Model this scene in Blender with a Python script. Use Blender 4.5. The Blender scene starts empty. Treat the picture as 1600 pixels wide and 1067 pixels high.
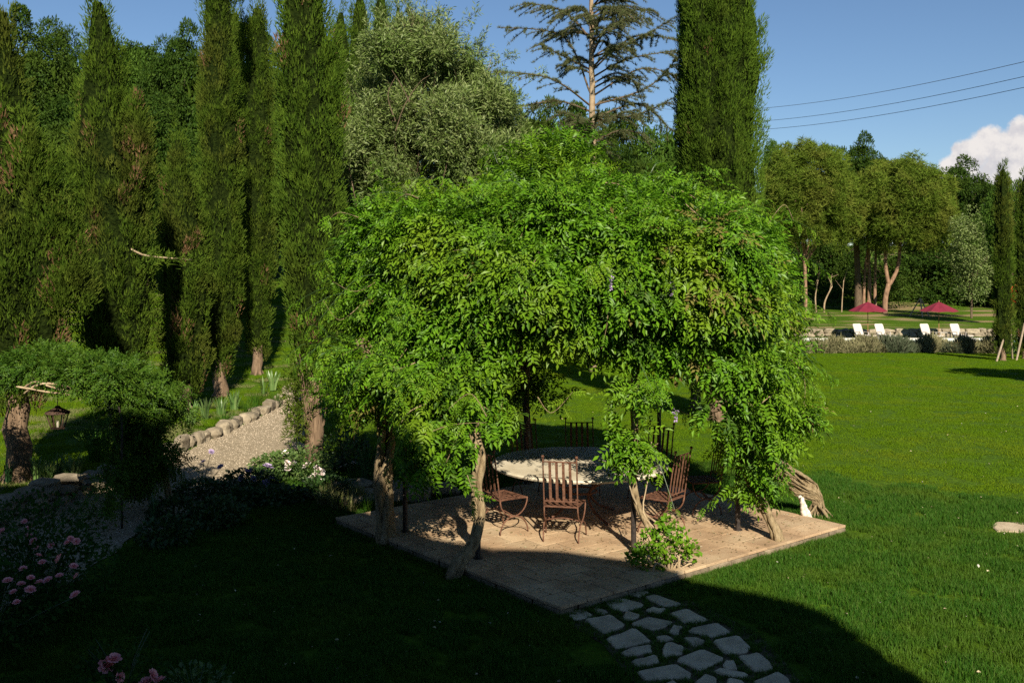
import bpy, math, random
import numpy as np
from mathutils import Vector

# ------------------------------------------------------------------ camera, sky, sun, exposure
SC = bpy.context.scene
COL = SC.collection
EYE = 3.6                      # eye height of the window the picture is taken from
FOC = 1600 * 35 / 36           # focal length in photo pixels
HORIZON = 418
SUN_EL, SUN_AZ = 34.0, 10.0    # shadows run away from the camera, turned 10 degrees to the left

cam = bpy.data.objects.new('camera', bpy.data.cameras.new('camera'))
COL.objects.link(cam)
cam.data.lens = 35; cam.data.sensor_width = 36
cam.data.shift_y = -(533.5 - HORIZON) / 1600
cam.data.clip_start = 0.1; cam.data.clip_end = 6000
cam.location = (0, 0, EYE); cam.rotation_euler = (math.radians(90), 0, 0)
SC.camera = cam

w = bpy.data.worlds.new('World'); SC.world = w; w.use_nodes = True
nt = w.node_tree; nt.nodes.clear()
sky = nt.nodes.new('ShaderNodeTexSky'); sky.sky_type = 'NISHITA'; sky.sun_disc = False
sky.sun_elevation = math.radians(SUN_EL)
sky.sun_rotation = math.radians(180 - SUN_AZ)
sky.altitude = 300; sky.air_density = 1.0; sky.dust_density = 0.05; sky.ozone_density = 5.0
bg = nt.nodes.new('ShaderNodeBackground'); bg.inputs['Strength'].default_value = 0.05
wo = nt.nodes.new('ShaderNodeOutputWorld')
nt.links.new(sky.outputs[0], bg.inputs[0])
def cloud_sky():
    # a cumulus bank low in the sky to the right: soft billows placed by direction, edges broken by noise
    N, L = nt.nodes, nt.links.new
    def math_(op, a, b=None, c=None):
        n = N.new('ShaderNodeMath'); n.operation = op
        for k, v in enumerate((a, b, c)):
            if v is None: continue
            if isinstance(v, (int, float)): n.inputs[k].default_value = v
            else: L(v, n.inputs[k])
        return n.outputs[0]
    tc = N.new('ShaderNodeTexCoord'); sp = N.new('ShaderNodeSeparateXYZ'); L(tc.outputs['Generated'], sp.inputs[0])
    y = math_('MAXIMUM', sp.outputs[1], .02); u = math_('DIVIDE', sp.outputs[0], y); v = math_('DIVIDE', sp.outputs[2], y)
    cv = N.new('ShaderNodeCombineXYZ'); L(u, cv.inputs[0]); L(v, cv.inputs[1])
    def fbm(scale, detail, rough=.6):
        n = N.new('ShaderNodeTexNoise'); n.inputs['Scale'].default_value = scale; n.inputs['Detail'].default_value = detail; n.inputs['Roughness'].default_value = rough
        L(cv.outputs[0], n.inputs['Vector']); return n
    wn = fbm(34, 8, .65); w1 = N.new('ShaderNodeVectorMath'); w1.operation = 'SUBTRACT'; L(wn.outputs['Color'], w1.inputs[0]); w1.inputs[1].default_value = (.5, .5, .5)
    w2 = N.new('ShaderNodeVectorMath'); w2.operation = 'SCALE'; L(w1.outputs[0], w2.inputs[0]); w2.inputs['Scale'].default_value = .024
    w3 = N.new('ShaderNodeVectorMath'); w3.operation = 'ADD'; L(cv.outputs[0], w3.inputs[0]); L(w2.outputs[0], w3.inputs[1])
    def field(dx, dy):
        f = None
        for (px, py, r) in ((1545,226,27), (1512,250,30), (1486,264,20), (1570,266,36), (1602,206,28), (1640,220,45), (1560,305,50), (1500,300,32), (1710,230,62), (1640,305,70), (1790,270,70), (1466,288,16), (1460,305,22), (1600,335,60), (1880,300,70), (1526,236,20), (1576,232,26), (1620,260,40)):
            d = N.new('ShaderNodeVectorMath'); d.operation = 'DISTANCE'; L(w3.outputs[0], d.inputs[0]); d.inputs[1].default_value = ((px - 800) / FOC + dx, (HORIZON - py) / FOC + dy, 0)
            g = math_('SUBTRACT', r / FOC, d.outputs['Value']); f = g if f is None else math_('SMOOTH_MAX', f, g, .006)
        return f
    f0 = field(0, 0)
    al = N.new('ShaderNodeMapRange'); al.interpolation_type = 'SMOOTHSTEP'; al.inputs['From Min'].default_value = -.0022; al.inputs['From Max'].default_value = .0042; L(f0, al.inputs[0])
    gate = math_('GREATER_THAN', sp.outputs[1], .05); alpha = math_('MULTIPLY', math_('MULTIPLY', al.outputs[0], gate), .96)
    sh = N.new('ShaderNodeMapRange'); sh.interpolation_type = 'SMOOTHSTEP'; sh.inputs['From Min'].default_value = .34; sh.inputs['From Max'].default_value = .64; L(fbm(45, 8).outputs[0], sh.inputs[0])
    e = N.new('ShaderNodeMapRange'); e.inputs['From Min'].default_value = .0; e.inputs['From Max'].default_value = .030; e.inputs['To Min'].default_value = 1.0; e.inputs['To Max'].default_value = .35; L(f0, e.inputs[0])
    k = math_('MULTIPLY_ADD', sh.outputs[0], .5, math_('MULTIPLY', e.outputs[0], .5))
    r = N.new('ShaderNodeValToRGB'); r.color_ramp.elements[0].position = .15; r.color_ramp.elements[0].color = (.60, .59, .66, 1); r.color_ramp.elements[1].position = .85; r.color_ramp.elements[1].color = (1.0, .94, .90, 1); L(k, r.inputs[0])
    b2 = N.new('ShaderNodeBackground'); L(r.outputs[0], b2.inputs[0]); b2.inputs['Strength'].default_value = .47
    mx = N.new('ShaderNodeMixShader'); L(alpha, mx.inputs[0]); L(bg.outputs[0], mx.inputs[1]); L(b2.outputs[0], mx.inputs[2]); L(mx.outputs[0], wo.inputs[0])
cloud_sky()

sun_dir = Vector((-math.sin(math.radians(SUN_AZ)) * math.cos(math.radians(SUN_EL)),
                  math.cos(math.radians(SUN_AZ)) * math.cos(math.radians(SUN_EL)),
                  -math.sin(math.radians(SUN_EL))))
sl = bpy.data.lights.new('sun', 'SUN'); sl.energy = 5.0; sl.angle = math.radians(0.5); sl.color = (1.0, 0.90, 0.74)
so = bpy.data.objects.new('sun', sl); COL.objects.link(so)
so.rotation_euler = sun_dir.to_track_quat('-Z', 'Y').to_euler()

vs = SC.view_settings
vs.view_transform = 'Standard'; vs.look = 'None'; vs.exposure = 0.92; vs.gamma = 1.0; vs.use_curve_mapping = False
SC.render.engine = 'CYCLES'
SC.cycles.max_bounces = 6; SC.cycles.diffuse_bounces = 3; SC.cycles.glossy_bounces = 2
SC.cycles.transmission_bounces = 4; SC.cycles.transparent_max_bounces = 4
SC.cycles.caustics_reflective = False; SC.cycles.caustics_refractive = False
SC.cycles.use_denoising = False

# ------------------------------------------------------------------ helpers
PI = math.pi
rng = np.random.default_rng(7)

def W(px, py, d):
    """the point that photo pixel (px, py) shows at distance d"""
    return np.array([(px - 800) / FOC * d, d, EYE - (py - HORIZON) / FOC * d])

def G(px, py, z=0.0):
    d = (EYE - z) * FOC / (py - HORIZON)
    return np.array([(px - 800) / FOC * d, d, z])

def sstep(a, b, x):
    t = np.clip((np.asarray(x, float) - a) / (b - a), 0, 1)
    return t * t * (3 - 2 * t)

EDGE_Y = np.array([7.0, 13.6, 15.7, 17.1, 19.6, 22.9, 26.2, 40.0])   # left edge of the gravel path
EDGE_X = np.array([-7.05, -7.0, -6.85, -6.7, -6.4, -6.19, -6.06, -5.4])
RIGHT_Y = np.array([7.0, 9.5, 13.6, 16.6, 19.9, 25.2, 40.0])
RIGHT_X = np.array([-5.5, -5.4, -4.85, -4.3, -4.3, -4.6, -3.8])

def hgt(x, y):
    x = np.asarray(x, float); y = np.asarray(y, float)
    wl = 1 - sstep(-6.0, 4.0, x + 0.10 * (y - 26))
    ramp = lambda v: np.where(v > 0, v * v / (v + 4.0), 0.0)
    a = 0.22 * ramp(y - 25); a = 12 * np.tanh(a / 12)
    b = -0.031 * np.minimum(ramp(y - 19), 53.5) + 0.55 * sstep(74.9, 75.25, y) + 0.012 * ramp(y - 76) + 9 * np.tanh(0.09 * ramp(y - 106) / 9)
    z = wl * a + (1 - wl) * b
    ex = np.interp(y, EDGE_Y, EDGE_X)
    z = z + 0.20 * sstep(0.12, 0.45, ex - x) * (1 - sstep(27, 34, y))
    z = z + 0.03 * np.sin(x * 0.35 + 1.0) * np.sin(y * 0.27) * sstep(16, 22, y)
    return z

def hz(x, y):
    return float(hgt(x, y))

class Acc:
    """collects triangles; build() links them as ONE mesh object"""
    def __init__(s): s.V = []; s.F = []; s.M = []; s.n = 0
    def add(s, V, F, m=0):
        V = np.asarray(V, float).reshape(-1, 3); F = np.asarray(F, np.int64).reshape(-1, 3)
        s.V.append(V); s.F.append(F + s.n); s.M.append(np.full(len(F), m, np.int32)); s.n += len(V)
        return s
    def mesh(s, name, mats, smooth=False):
        V = np.concatenate(s.V); F = np.concatenate(s.F); M = np.concatenate(s.M)
        me = bpy.data.meshes.new(name)
        me.vertices.add(len(V)); me.vertices.foreach_set('co', V.astype(np.float32).ravel())
        me.loops.add(len(F) * 3); me.loops.foreach_set('vertex_index', F.astype(np.int32).ravel())
        me.polygons.add(len(F)); me.polygons.foreach_set('loop_start', np.arange(0, len(F) * 3, 3, dtype=np.int32))
        for m in (mats if isinstance(mats, (list, tuple)) else [mats]): me.materials.append(m)
        me.polygons.foreach_set('material_index', M)
        me.polygons.foreach_set('use_smooth', np.full(len(F), bool(smooth)))
        me.update(calc_edges=True)
        return me
    def build(s, name, mats, parent=None, smooth=False, loc=None):
        return obj(name, s.mesh(name, mats, smooth), parent, loc)

def obj(name, me, parent=None, loc=None, rot=None, scale=None):
    o = bpy.data.objects.new(name, me); COL.objects.link(o)
    if parent is not None: o.parent = parent
    if loc is not None: o.location = [float(v) for v in loc]
    if rot is not None: o.rotation_euler = [float(v) for v in rot]
    if scale is not None: o.scale = [float(v) for v in (scale if hasattr(scale, '__len__') else (scale,) * 3)]
    return o

def tag(o, label=None, cat=None, group=None, kind=None):
    if label: o['label'] = label
    if cat: o['category'] = cat
    if group: o['group'] = group
    if kind: o['kind'] = kind
    return o

def thing(name, label, cat, loc=(0, 0, 0), rz=0.0, group=None, scale=1.0):
    o = obj(name, None, None, loc, (0, 0, rz), scale)
    o.empty_display_size = 0.2
    return tag(o, label, cat, group)

def copy_tree(o, parent=None):
    c = o.copy(); COL.objects.link(c)
    if parent is not None: c.parent = parent
    for ch in list(o.children): copy_tree(ch, c)
    return c

# ---- shapes (vertices, triangles)
def quads(Q):
    Q = np.asarray(Q).reshape(-1, 4)
    return np.concatenate([Q[:, [0, 1, 2]], Q[:, [0, 2, 3]]])

def tube(P, R, n=6, cap=True, jitter=0.0, rs=None):
    P = np.asarray(P, float); m = len(P); R = np.broadcast_to(np.asarray(R, float), (m,)).copy()
    T = np.gradient(P, axis=0); T /= np.linalg.norm(T, axis=1, keepdims=True) + 1e-9
    ref = np.array([0.0, 0, 1.0]) if abs(T[0, 2]) < 0.9 else np.array([1.0, 0, 0])
    A = np.cross(T, ref)
    for i in range(1, m):
        a = A[i - 1] - T[i] * np.dot(A[i - 1], T[i]); A[i] = a if np.linalg.norm(a) > 1e-6 else A[i]
    A /= np.linalg.norm(A, axis=1, keepdims=True) + 1e-9
    B = np.cross(T, A)
    th = np.arange(n) * 2 * PI / n
    rr = R[:, None] * (1 + (jitter * (rs or rng).uniform(-1, 1, (m, n)) if jitter else np.zeros((m, n))))
    V = P[:, None, :] + rr[..., None] * (np.cos(th)[None, :, None] * A[:, None, :] + np.sin(th)[None, :, None] * B[:, None, :])
    V = V.reshape(-1, 3)
    i = np.arange(m - 1)[:, None] * n; j = np.arange(n)[None, :]; k = (j + 1) % n
    F = quads(np.stack([i + j, i + k, i + n + k, i + n + j], -1).reshape(-1, 4))
    if cap:
        V = np.concatenate([V, P[:1], P[-1:]]); a, b = len(V) - 2, len(V) - 1
        j = np.arange(n); k = (j + 1) % n
        F = np.concatenate([F, np.stack([k, j, np.full(n, a)], -1), np.stack([(m - 1) * n + j, (m - 1) * n + k, np.full(n, b)], -1)])
    return V, F

def spline(P, n=24):
    P = np.asarray(P, float); m = len(P)
    t = np.linspace(0, m - 1, n); i = np.clip(t.astype(int), 0, m - 2); f = (t - i)[:, None]
    g = lambda k: P[np.clip(k, 0, m - 1)]
    p0, p1, p2, p3 = g(i - 1), g(i), g(i + 1), g(i + 2)
    return 0.5 * (2 * p1 + (p2 - p0) * f + (2 * p0 - 5 * p1 + 4 * p2 - p3) * f ** 2 + (3 * p1 - p0 - 3 * p2 + p3) * f ** 3)

def prism(poly, z0, z1, bev=0.01, ztop=None):
    """an upright slab from a plan polygon (anticlockwise) with a chamfered top edge; ztop: per-corner height offsets"""
    p = np.asarray(poly, float); n = len(p)
    if np.sum(p[:, 0] * np.roll(p[:, 1], -1) - np.roll(p[:, 0], -1) * p[:, 1]) < 0: p = p[::-1]; ztop = None if ztop is None else ztop[::-1]
    c = p.mean(0); d = c - p; L = np.linalg.norm(d, axis=1, keepdims=True)
    q = p + d / L * np.minimum(bev * 1.4, L * .4)
    zt = np.zeros(n) if ztop is None else np.asarray(ztop)
    V = np.concatenate([np.c_[p, np.full(n, z0)], np.c_[p, z1 - bev + zt], np.c_[q, z1 + zt], [[*c, z1 + zt.mean()]]])
    i = np.arange(n); k = (i + 1) % n
    F = np.concatenate([quads(np.stack([i, k, k + n, i + n], -1)), quads(np.stack([i + n, k + n, k + 2 * n, i + 2 * n], -1)),
                        np.stack([i + 2 * n, k + 2 * n, np.full(n, 3 * n)], -1)])
    return V, F

def box(cx, cy, cz, sx, sy, sz, bev=0.0):
    V, F = prism([(-sx / 2, -sy / 2), (sx / 2, -sy / 2), (sx / 2, sy / 2), (-sx / 2, sy / 2)], -sz / 2, sz / 2, max(bev, 1e-4))
    n = len(V); V = np.concatenate([V, [[0, 0, -sz / 2]]])
    F = np.concatenate([F, [[1, 0, n], [2, 1, n], [3, 2, n], [0, 3, n]]])
    return V + np.array([cx, cy, cz]), F

def lathe(prof, n=24):
    prof = np.asarray(prof, float); m = len(prof); th = np.arange(n) * 2 * PI / n
    V = np.stack([prof[:, None, 0] * np.cos(th), prof[:, None, 0] * np.sin(th), np.broadcast_to(prof[:, None, 1], (m, n))], -1).reshape(-1, 3)
    i = np.arange(m - 1)[:, None] * n; j = np.arange(n)[None, :]; k = (j + 1) % n
    return V, quads(np.stack([i + j, i + k, i + n + k, i + n + j], -1).reshape(-1, 4))

def icos(sub=1):
    import bmesh
    b = bmesh.new(); bmesh.ops.create_icosphere(b, subdivisions=sub, radius=1)
    b.verts.ensure_lookup_table()
    V = np.array([v.co[:] for v in b.verts]); F = np.array([[v.index for v in f.verts] for f in b.faces]); b.free()
    return V, F
ICO = {k: icos(k) for k in (1, 2, 3)}

def unit(v): return v / (np.linalg.norm(v, axis=-1, keepdims=True) + 1e-9)

def frames(D, N, roll=None, rs=None):
    """rotation matrices with local y along D and local z near N"""
    D = unit(D); X = unit(np.cross(D, N)); Z = np.cross(X, D)
    if roll is not None:
        c, s = np.cos(roll)[:, None], np.sin(roll)[:, None]
        X, Z = X * c + Z * s, Z * c - X * s
    return np.stack([X, D, Z], -1)

def stamp(bV, bF, pos, R, s):
    """copies of a small base shape at pos, turned by R, scaled by s"""
    s = np.asarray(s, float)
    s = s[:, None, None] if s.ndim == 1 else s[:, None, :]
    V = np.einsum('nij,nkj->nki', R, bV[None] * s) + pos[:, None, :]
    F = bF[None] + (np.arange(len(pos)) * len(bV))[:, None, None]
    return V.reshape(-1, 3), F.reshape(-1, 3)

def rdir(n, rs):
    return unit(rs.normal(size=(n, 3)))

# leaf bases: y along the leaf, unit length
LEAF = (np.array([[0, 0, 0], [-.22, .45, .06], [0, 1, -.05], [.22, .45, .06]]), np.array([[0, 2, 1], [0, 3, 2]]))
THIN = (np.array([[0, 0, 0], [-.10, .45, .03], [0, 1, 0], [.10, .45, .03]]), np.array([[0, 2, 1], [0, 3, 2]]))
TUFT = (np.array([[-.10, 0, 0], [.10, 0, 0], [0, 1, 0.06], [0, 0, -.10], [0, 0, .10], [0.06, .9, 0]]), np.array([[0, 1, 2], [3, 4, 5]]))
BROAD = (np.array([[0, 0, 0], [-.38, .5, .10], [0, 1, -.08], [.38, .5, .10]]), np.array([[0, 2, 1], [0, 3, 2]]))
def spikes(n, wd, seed, up=0.3):
    rs = np.random.default_rng(seed); V = []; F = []
    for i in range(n):
        d = rdir(1, rs)[0]; d[1] = abs(d[1]) + up; d = d / np.linalg.norm(d); x = np.cross(d, rdir(1, rs)[0]); x /= np.linalg.norm(x)
        V += [-x * wd, x * wd, d]; F.append([3 * i, 3 * i + 1, 3 * i + 2])
    return np.array(V), np.array(F)
NEEDLE = spikes(7, .06, 3)

def compound(seed, pairs=5, ll=.30, lw=.40, droop=.35):
    """a pinnate leaf of unit length: folded leaflets along a drooping midrib"""
    rs = np.random.default_rng(seed); V = []; F = []
    def leaflet(p, d, nrm, L):
        x = np.cross(d, nrm); x /= np.linalg.norm(x); k = len(V)
        V.extend([p, p - x * L * lw / 2 + d * L * .45 + nrm * L * .07, p + d * L - nrm * L * .12, p + x * L * lw / 2 + d * L * .45 + nrm * L * .07])
        F.extend([[k, k + 2, k + 1], [k, k + 3, k + 2]])
    for i in range(pairs):
        t = .22 + .70 * i / pairs
        p = np.array([0, t, -droop * t * t]); tan = np.array([0, 1, -2 * droop * t]); tan /= np.linalg.norm(tan)
        nrm = np.cross(np.array([1.0, 0, 0]), tan)
        for sd in (-1, 1):
            d = tan * .55 + np.array([sd * .85, 0, 0]) + nrm * rs.uniform(-.25, .12); d /= np.linalg.norm(d)
            leaflet(p, d, nrm + rs.normal(size=3) * .15, ll * rs.uniform(.8, 1.1) * (1 - .2 * abs(i - 2) / 3))
    p = np.array([0, .92, -droop * .85]); tan = np.array([0, 1, -2 * droop * .92]); tan /= np.linalg.norm(tan)
    leaflet(p, tan, np.cross(np.array([1.0, 0, 0]), tan), ll)
    return np.array(V), np.array(F)
WIST = [compound(s) for s in (1, 2, 3)]

# ------------------------------------------------------------------ materials
def mat_new(name):
    m = bpy.data.materials.new(name); m.use_nodes = True; t = m.node_tree; t.nodes.clear()
    out = t.nodes.new('ShaderNodeOutputMaterial')
    return m, t, out

def ramp_node(t, stops):
    r = t.nodes.new('ShaderNodeValToRGB'); e = r.color_ramp.elements
    while len(e) < len(stops): e.new(0.5)
    for k, (p, c) in enumerate(stops):
        e[k].position = p; e[k].color = (*c, 1)
    return r

def noise_node(t, scale, detail=4, rough=.55, coord='Object', vec_scale=None):
    tc = t.nodes.new('ShaderNodeTexCoord'); n = t.nodes.new('ShaderNodeTexNoise')
    n.inputs['Scale'].default_value = scale; n.inputs['Detail'].default_value = detail; n.inputs['Roughness'].default_value = rough
    if vec_scale:
        mp = t.nodes.new('ShaderNodeMapping'); mp.inputs['Scale'].default_value = vec_scale
        t.links.new(tc.outputs[coord], mp.inputs[0]); t.links.new(mp.outputs[0], n.inputs['Vector'])
    else: t.links.new(tc.outputs[coord], n.inputs['Vector'])
    return n

def foliage(name, cols, trans=.28, rough=.6, spec=.12, patch=None, pscale=1.2, pamt=.5, coh=None):
    """leaf material: every leaf its own shade (random per island), slow drift between young and old growth"""
    m, t, out = mat_new(name); L = t.links.new
    geo = t.nodes.new('ShaderNodeNewGeometry')
    r = ramp_node(t, [(i / (len(cols) - 1), c) for i, c in enumerate(cols)])
    if coh:                                       # neighbouring leaves of one spray share a shade
        cn = noise_node(t, coh, 2); L(geo.outputs['Position'], cn.inputs['Vector'])
        ma = t.nodes.new('ShaderNodeMath'); ma.operation = 'MULTIPLY_ADD'; ma.inputs[1].default_value = 1.7; ma.inputs[2].default_value = -.55; L(cn.outputs[0], ma.inputs[0])
        mb = t.nodes.new('ShaderNodeMath'); mb.operation = 'MULTIPLY_ADD'; mb.inputs[1].default_value = .30; L(geo.outputs['Random Per Island'], mb.inputs[0]); L(ma.outputs[0], mb.inputs[2]); L(mb.outputs[0], r.inputs[0])
    else: L(geo.outputs['Random Per Island'], r.inputs[0])
    col = r.outputs[0]
    if patch:
        n = noise_node(t, pscale, 3); L(geo.outputs['Position'], n.inputs['Vector']); mr = t.nodes.new('ShaderNodeMapRange')
        mr.inputs['From Min'].default_value = .48; mr.inputs['From Max'].default_value = .66; mr.inputs['To Max'].default_value = pamt
        L(n.outputs[0], mr.inputs[0])
        mx = t.nodes.new('ShaderNodeMix'); mx.data_type = 'RGBA'
        L(mr.outputs[0], mx.inputs[0]); L(col, mx.inputs[6]); mx.inputs[7].default_value = (*patch, 1); col = mx.outputs[2]
    b = t.nodes.new('ShaderNodeBsdfPrincipled'); L(col, b.inputs['Base Color'])
    b.inputs['Roughness'].default_value = rough; b.inputs['Specular IOR Level'].default_value = spec
    tr = t.nodes.new('ShaderNodeBsdfTranslucent'); L(col, tr.inputs[0])
    mix = t.nodes.new('ShaderNodeMixShader'); mix.inputs[0].default_value = trans
    L(b.outputs[0], mix.inputs[1]); L(tr.outputs[0], mix.inputs[2]); L(mix.outputs[0], out.inputs[0])
    return m

def solid(name, stops, scale=6, detail=6, rough=.8, bump=.3, bscale=None, spec=.3, metal=0, vec_scale=None, bdist=.02, island=None):
    """a noise-coloured surface with fine relief; island: brightness spread between separate pieces"""
    m, t, out = mat_new(name); L = t.links.new
    n = noise_node(t, scale, detail, .6, 'Object', vec_scale); r = ramp_node(t, stops); L(n.outputs[0], r.inputs[0]); col = r.outputs[0]
    if island:
        oi = t.nodes.new('ShaderNodeObjectInfo'); geo = t.nodes.new('ShaderNodeNewGeometry')
        ad = t.nodes.new('ShaderNodeMath'); ad.operation = 'ADD'; L(oi.outputs['Random'], ad.inputs[0]); L(geo.outputs['Random Per Island'], ad.inputs[1])
        fr = t.nodes.new('ShaderNodeMath'); fr.operation = 'FRACT'; L(ad.outputs[0], fr.inputs[0])
        mr = t.nodes.new('ShaderNodeMapRange'); mr.inputs['To Min'].default_value = 1 - island; mr.inputs['To Max'].default_value = 1 + island
        L(fr.outputs[0], mr.inputs[0])
        hs = t.nodes.new('ShaderNodeHueSaturation'); L(mr.outputs[0], hs.inputs['Value']); L(col, hs.inputs['Color']); col = hs.outputs[0]
    b = t.nodes.new('ShaderNodeBsdfPrincipled'); L(col, b.inputs['Base Color'])
    b.inputs['Roughness'].default_value = rough; b.inputs['Specular IOR Level'].default_value = spec; b.inputs['Metallic'].default_value = metal
    if bump:
        n2 = noise_node(t, bscale or scale * 4, 6, .65, 'Object', vec_scale); bp = t.nodes.new('ShaderNodeBump')
        bp.inputs['Strength'].default_value = bump; bp.inputs['Distance'].default_value = bdist
        L(n2.outputs[0], bp.inputs['Height']); L(bp.outputs[0], b.inputs['Normal'])
    L(b.outputs[0], out.inputs[0])
    return m

M = {}
M['cypress'] = foliage('cypress_foliage', [(.024, .050, .005), (.048, .088, .008), (.076, .122, .012), (.105, .150, .016)], .10, .8, .06, (.085, .070, .016), .7, .45, coh=5.0)
M['cypress_green'] = foliage('cypress_green_foliage', [(.026, .056, .006), (.052, .098, .009), (.076, .130, .012), (.098, .152, .015)], .10, .8, .06, (.070, .085, .012), 1.0, .4, coh=5.0)
M['dry'] = foliage('dry_twigs', [(.14, .075, .035), (.20, .12, .06), (.10, .06, .03)], .05, .8, .1)
M['cypress_core'] = solid('cypress_inner_shade', [(.3, (.005, .009, .002)), (.5, (.014, .024, .004)), (.7, (.030, .044, .007))], 16, 6, .95, 1.0, 14, spec=.03, bdist=.14)  # near-black green puts the shade of the gaps between plumes into the colour
M['core'] = solid('inner_twigs', [(.3, (.008, .010, .004)), (.7, (.020, .020, .008))], 14, 4, .95, .6, spec=.05)
M['wisteria'] = foliage('wisteria_leaf', [(.050, .138, .005), (.086, .208, .008), (.132, .275, .012), (.070, .174, .007)], .32, .45, .24, (.180, .260, .014), .8, .6)
M['wisteria_old'] = foliage('wisteria_dark_leaf', [(.026, .072, .006), (.046, .105, .009), (.066, .135, .011)], .30, .5, .16)
M['wisteria_young'] = foliage('wisteria_young_leaf', [(.075, .190, .008), (.110, .235, .012), (.150, .250, .018)], .36, .5, .16)
M['wisteria_dry'] = foliage('wisteria_dry_leaf', [(.11, .085, .025), (.17, .15, .04), (.14, .16, .03)], .2, .7, .1)
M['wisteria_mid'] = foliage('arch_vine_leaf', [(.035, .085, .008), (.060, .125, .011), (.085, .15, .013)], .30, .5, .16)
M['wood'] = foliage('woodland_leaf', [(.014, .036, .004), (.024, .054, .006), (.040, .076, .008), (.026, .054, .006)], .18, .6, .08, (.060, .088, .010), .35, .5)
M['wood_light'] = foliage('woodland_light_leaf', [(.035, .080, .009), (.055, .112, .012), (.075, .135, .016)], .28, .6, .10)
M['olive'] = foliage('silver_leaf', [(.095, .145, .028), (.135, .190, .045), (.22, .26, .10), (.075, .130, .020)], .22, .5, .25, (.070, .130, .016), .8, .7)
M['pine'] = foliage('pine_needle', [(.048, .092, .008), (.080, .130, .012), (.115, .165, .018), (.09, .125, .015)], .12, .7, .08, (.15, .15, .026), .5, .5)
M['cedar'] = foliage('cedar_needle', [(.050, .072, .026), (.085, .105, .040), (.125, .135, .055), (.07, .08, .025)], .10, .7, .12)
M['shrub'] = foliage('shrub_leaf', [(.020, .052, .012), (.035, .080, .018), (.05, .10, .022)], .25, .45, .35)
M['rose_leaf'] = foliage('rose_leaf', [(.016, .050, .008), (.026, .072, .012), (.038, .09, .014)], .2, .7, .05)
M['shrub_light'] = foliage('pale_shrub_leaf', [(.05, .10, .02), (.08, .14, .03), (.12, .17, .05)], .25, .5, .3)
M['lavender'] = foliage('lavender_leaf', [(.12, .125, .055), (.19, .185, .09), (.26, .235, .125), (.15, .15, .07)], .12, .7, .15)
M['lavender_dark'] = foliage('rosemary_leaf', [(.05, .07, .035), (.08, .10, .055), (.12, .13, .08)], .12, .7, .15)
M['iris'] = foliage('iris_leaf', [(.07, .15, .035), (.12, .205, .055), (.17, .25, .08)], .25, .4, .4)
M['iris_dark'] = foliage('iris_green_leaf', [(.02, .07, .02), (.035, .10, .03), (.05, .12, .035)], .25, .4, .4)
M['grass_long'] = foliage('long_grass_blade', [(.022, .080, .006), (.034, .105, .008), (.050, .125, .010), (.078, .135, .022)], .30, .6, .12, (.075, .130, .010), .8, .75)
M['grass_mown'] = foliage('mown_grass_blade', [(.066, .138, .003), (.088, .164, .004), (.110, .185, .006)], .30, .7, .05, (.140, .175, .010), .38, .55)
M['grass_dry'] = foliage('pale_grass_blade', [(.10, .14, .03), (.17, .18, .06), (.22, .20, .09)], .25, .6, .2)
M['bark'] = solid('grey_brown_bark', [(.3, (.05, .035, .022)), (.6, (.13, .095, .06)), (.8, (.2, .16, .11))], 5, 8, .9, .9, 14, .15, vec_scale=(3, 3, .8))
M['vine_bark'] = solid('wisteria_bark', [(.3, (.10, .07, .04)), (.5, (.24, .18, .10)), (.75, (.34, .27, .17))], 9, 8, .9, 1.0, 22, .12, vec_scale=(2.4, 2.4, .7))
M['dead_cane'] = solid('dry_cane', [(.3, (.20, .14, .08)), (.6, (.36, .28, .17)), (.8, (.45, .37, .25))], 8, 5, .85, .4)
M['pale_wood'] = solid('bleached_wood', [(.3, (.45, .40, .32)), (.7, (.68, .63, .54))], 10, 5, .8, .4)
M['cypress_bark'] = solid('cypress_bark', [(.3, (.09, .060, .038)), (.55, (.19, .130, .082)), (.8, (.28, .205, .14))], 7, 8, .9, 1.0, 12, .1, vec_scale=(4, 4, .35))
M['pine_bark'] = solid('pine_bark', [(.3, (.12, .07, .045)), (.6, (.28, .175, .11)), (.8, (.38, .27, .19))], 4, 8, .9, .9, 7, .1, vec_scale=(1.5, 1.5, .6))
M['cedar_bark'] = solid('cedar_bark', [(.3, (.20, .14, .085)), (.7, (.36, .28, .18))], 4, 6, .9, .5, 10, .1)
M['iron'] = solid('dark_iron', [(.35, (.014, .012, .011)), (.7, (.05, .035, .026))], 20, 5, .6, .3, 60, .4)
M['rust'] = solid('rusty_iron', [(.3, (.065, .028, .016)), (.55, (.135, .062, .036)), (.8, (.21, .115, .07))], 22, 6, .75, .5, 90, .3)
M['lantern_iron'] = solid('brown_lantern_iron', [(.3, (.03, .018, .012)), (.6, (.075, .042, .028)), (.8, (.12, .075, .05))], 22, 6, .75, .5, 90, .3)
M['table_stone'] = solid('pale_table_stone', [(.3, (.42, .36, .25)), (.6, (.56, .50, .38)), (.85, (.62, .56, .45))], 3, 8, .55, .15, 40, .35)
M['tile'] = solid('worn_terracotta', [(.25, (.22, .145, .085)), (.45, (.36, .245, .145)), (.6, (.44, .325, .20)), (.8, (.50, .40, .26))], 1.6, 9, .85, .5, 30, .15, island=.14)
M['mortar'] = solid('dusty_joint', [(.3, (.05, .036, .024)), (.7, (.10, .075, .05))], 12, 5, .95, .4)
M['stone'] = solid('field_stone', [(.25, (.12, .10, .072)), (.5, (.24, .20, .14)), (.8, (.36, .31, .22))], 4, 9, .9, .8, 14, .15, island=.2)
M['rim_stone'] = solid('rim_stone', [(.25, (.10, .075, .05)), (.5, (.19, .15, .10)), (.8, (.28, .22, .15))], 6, 9, .9, .7, 18, .15, island=.2)
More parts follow.
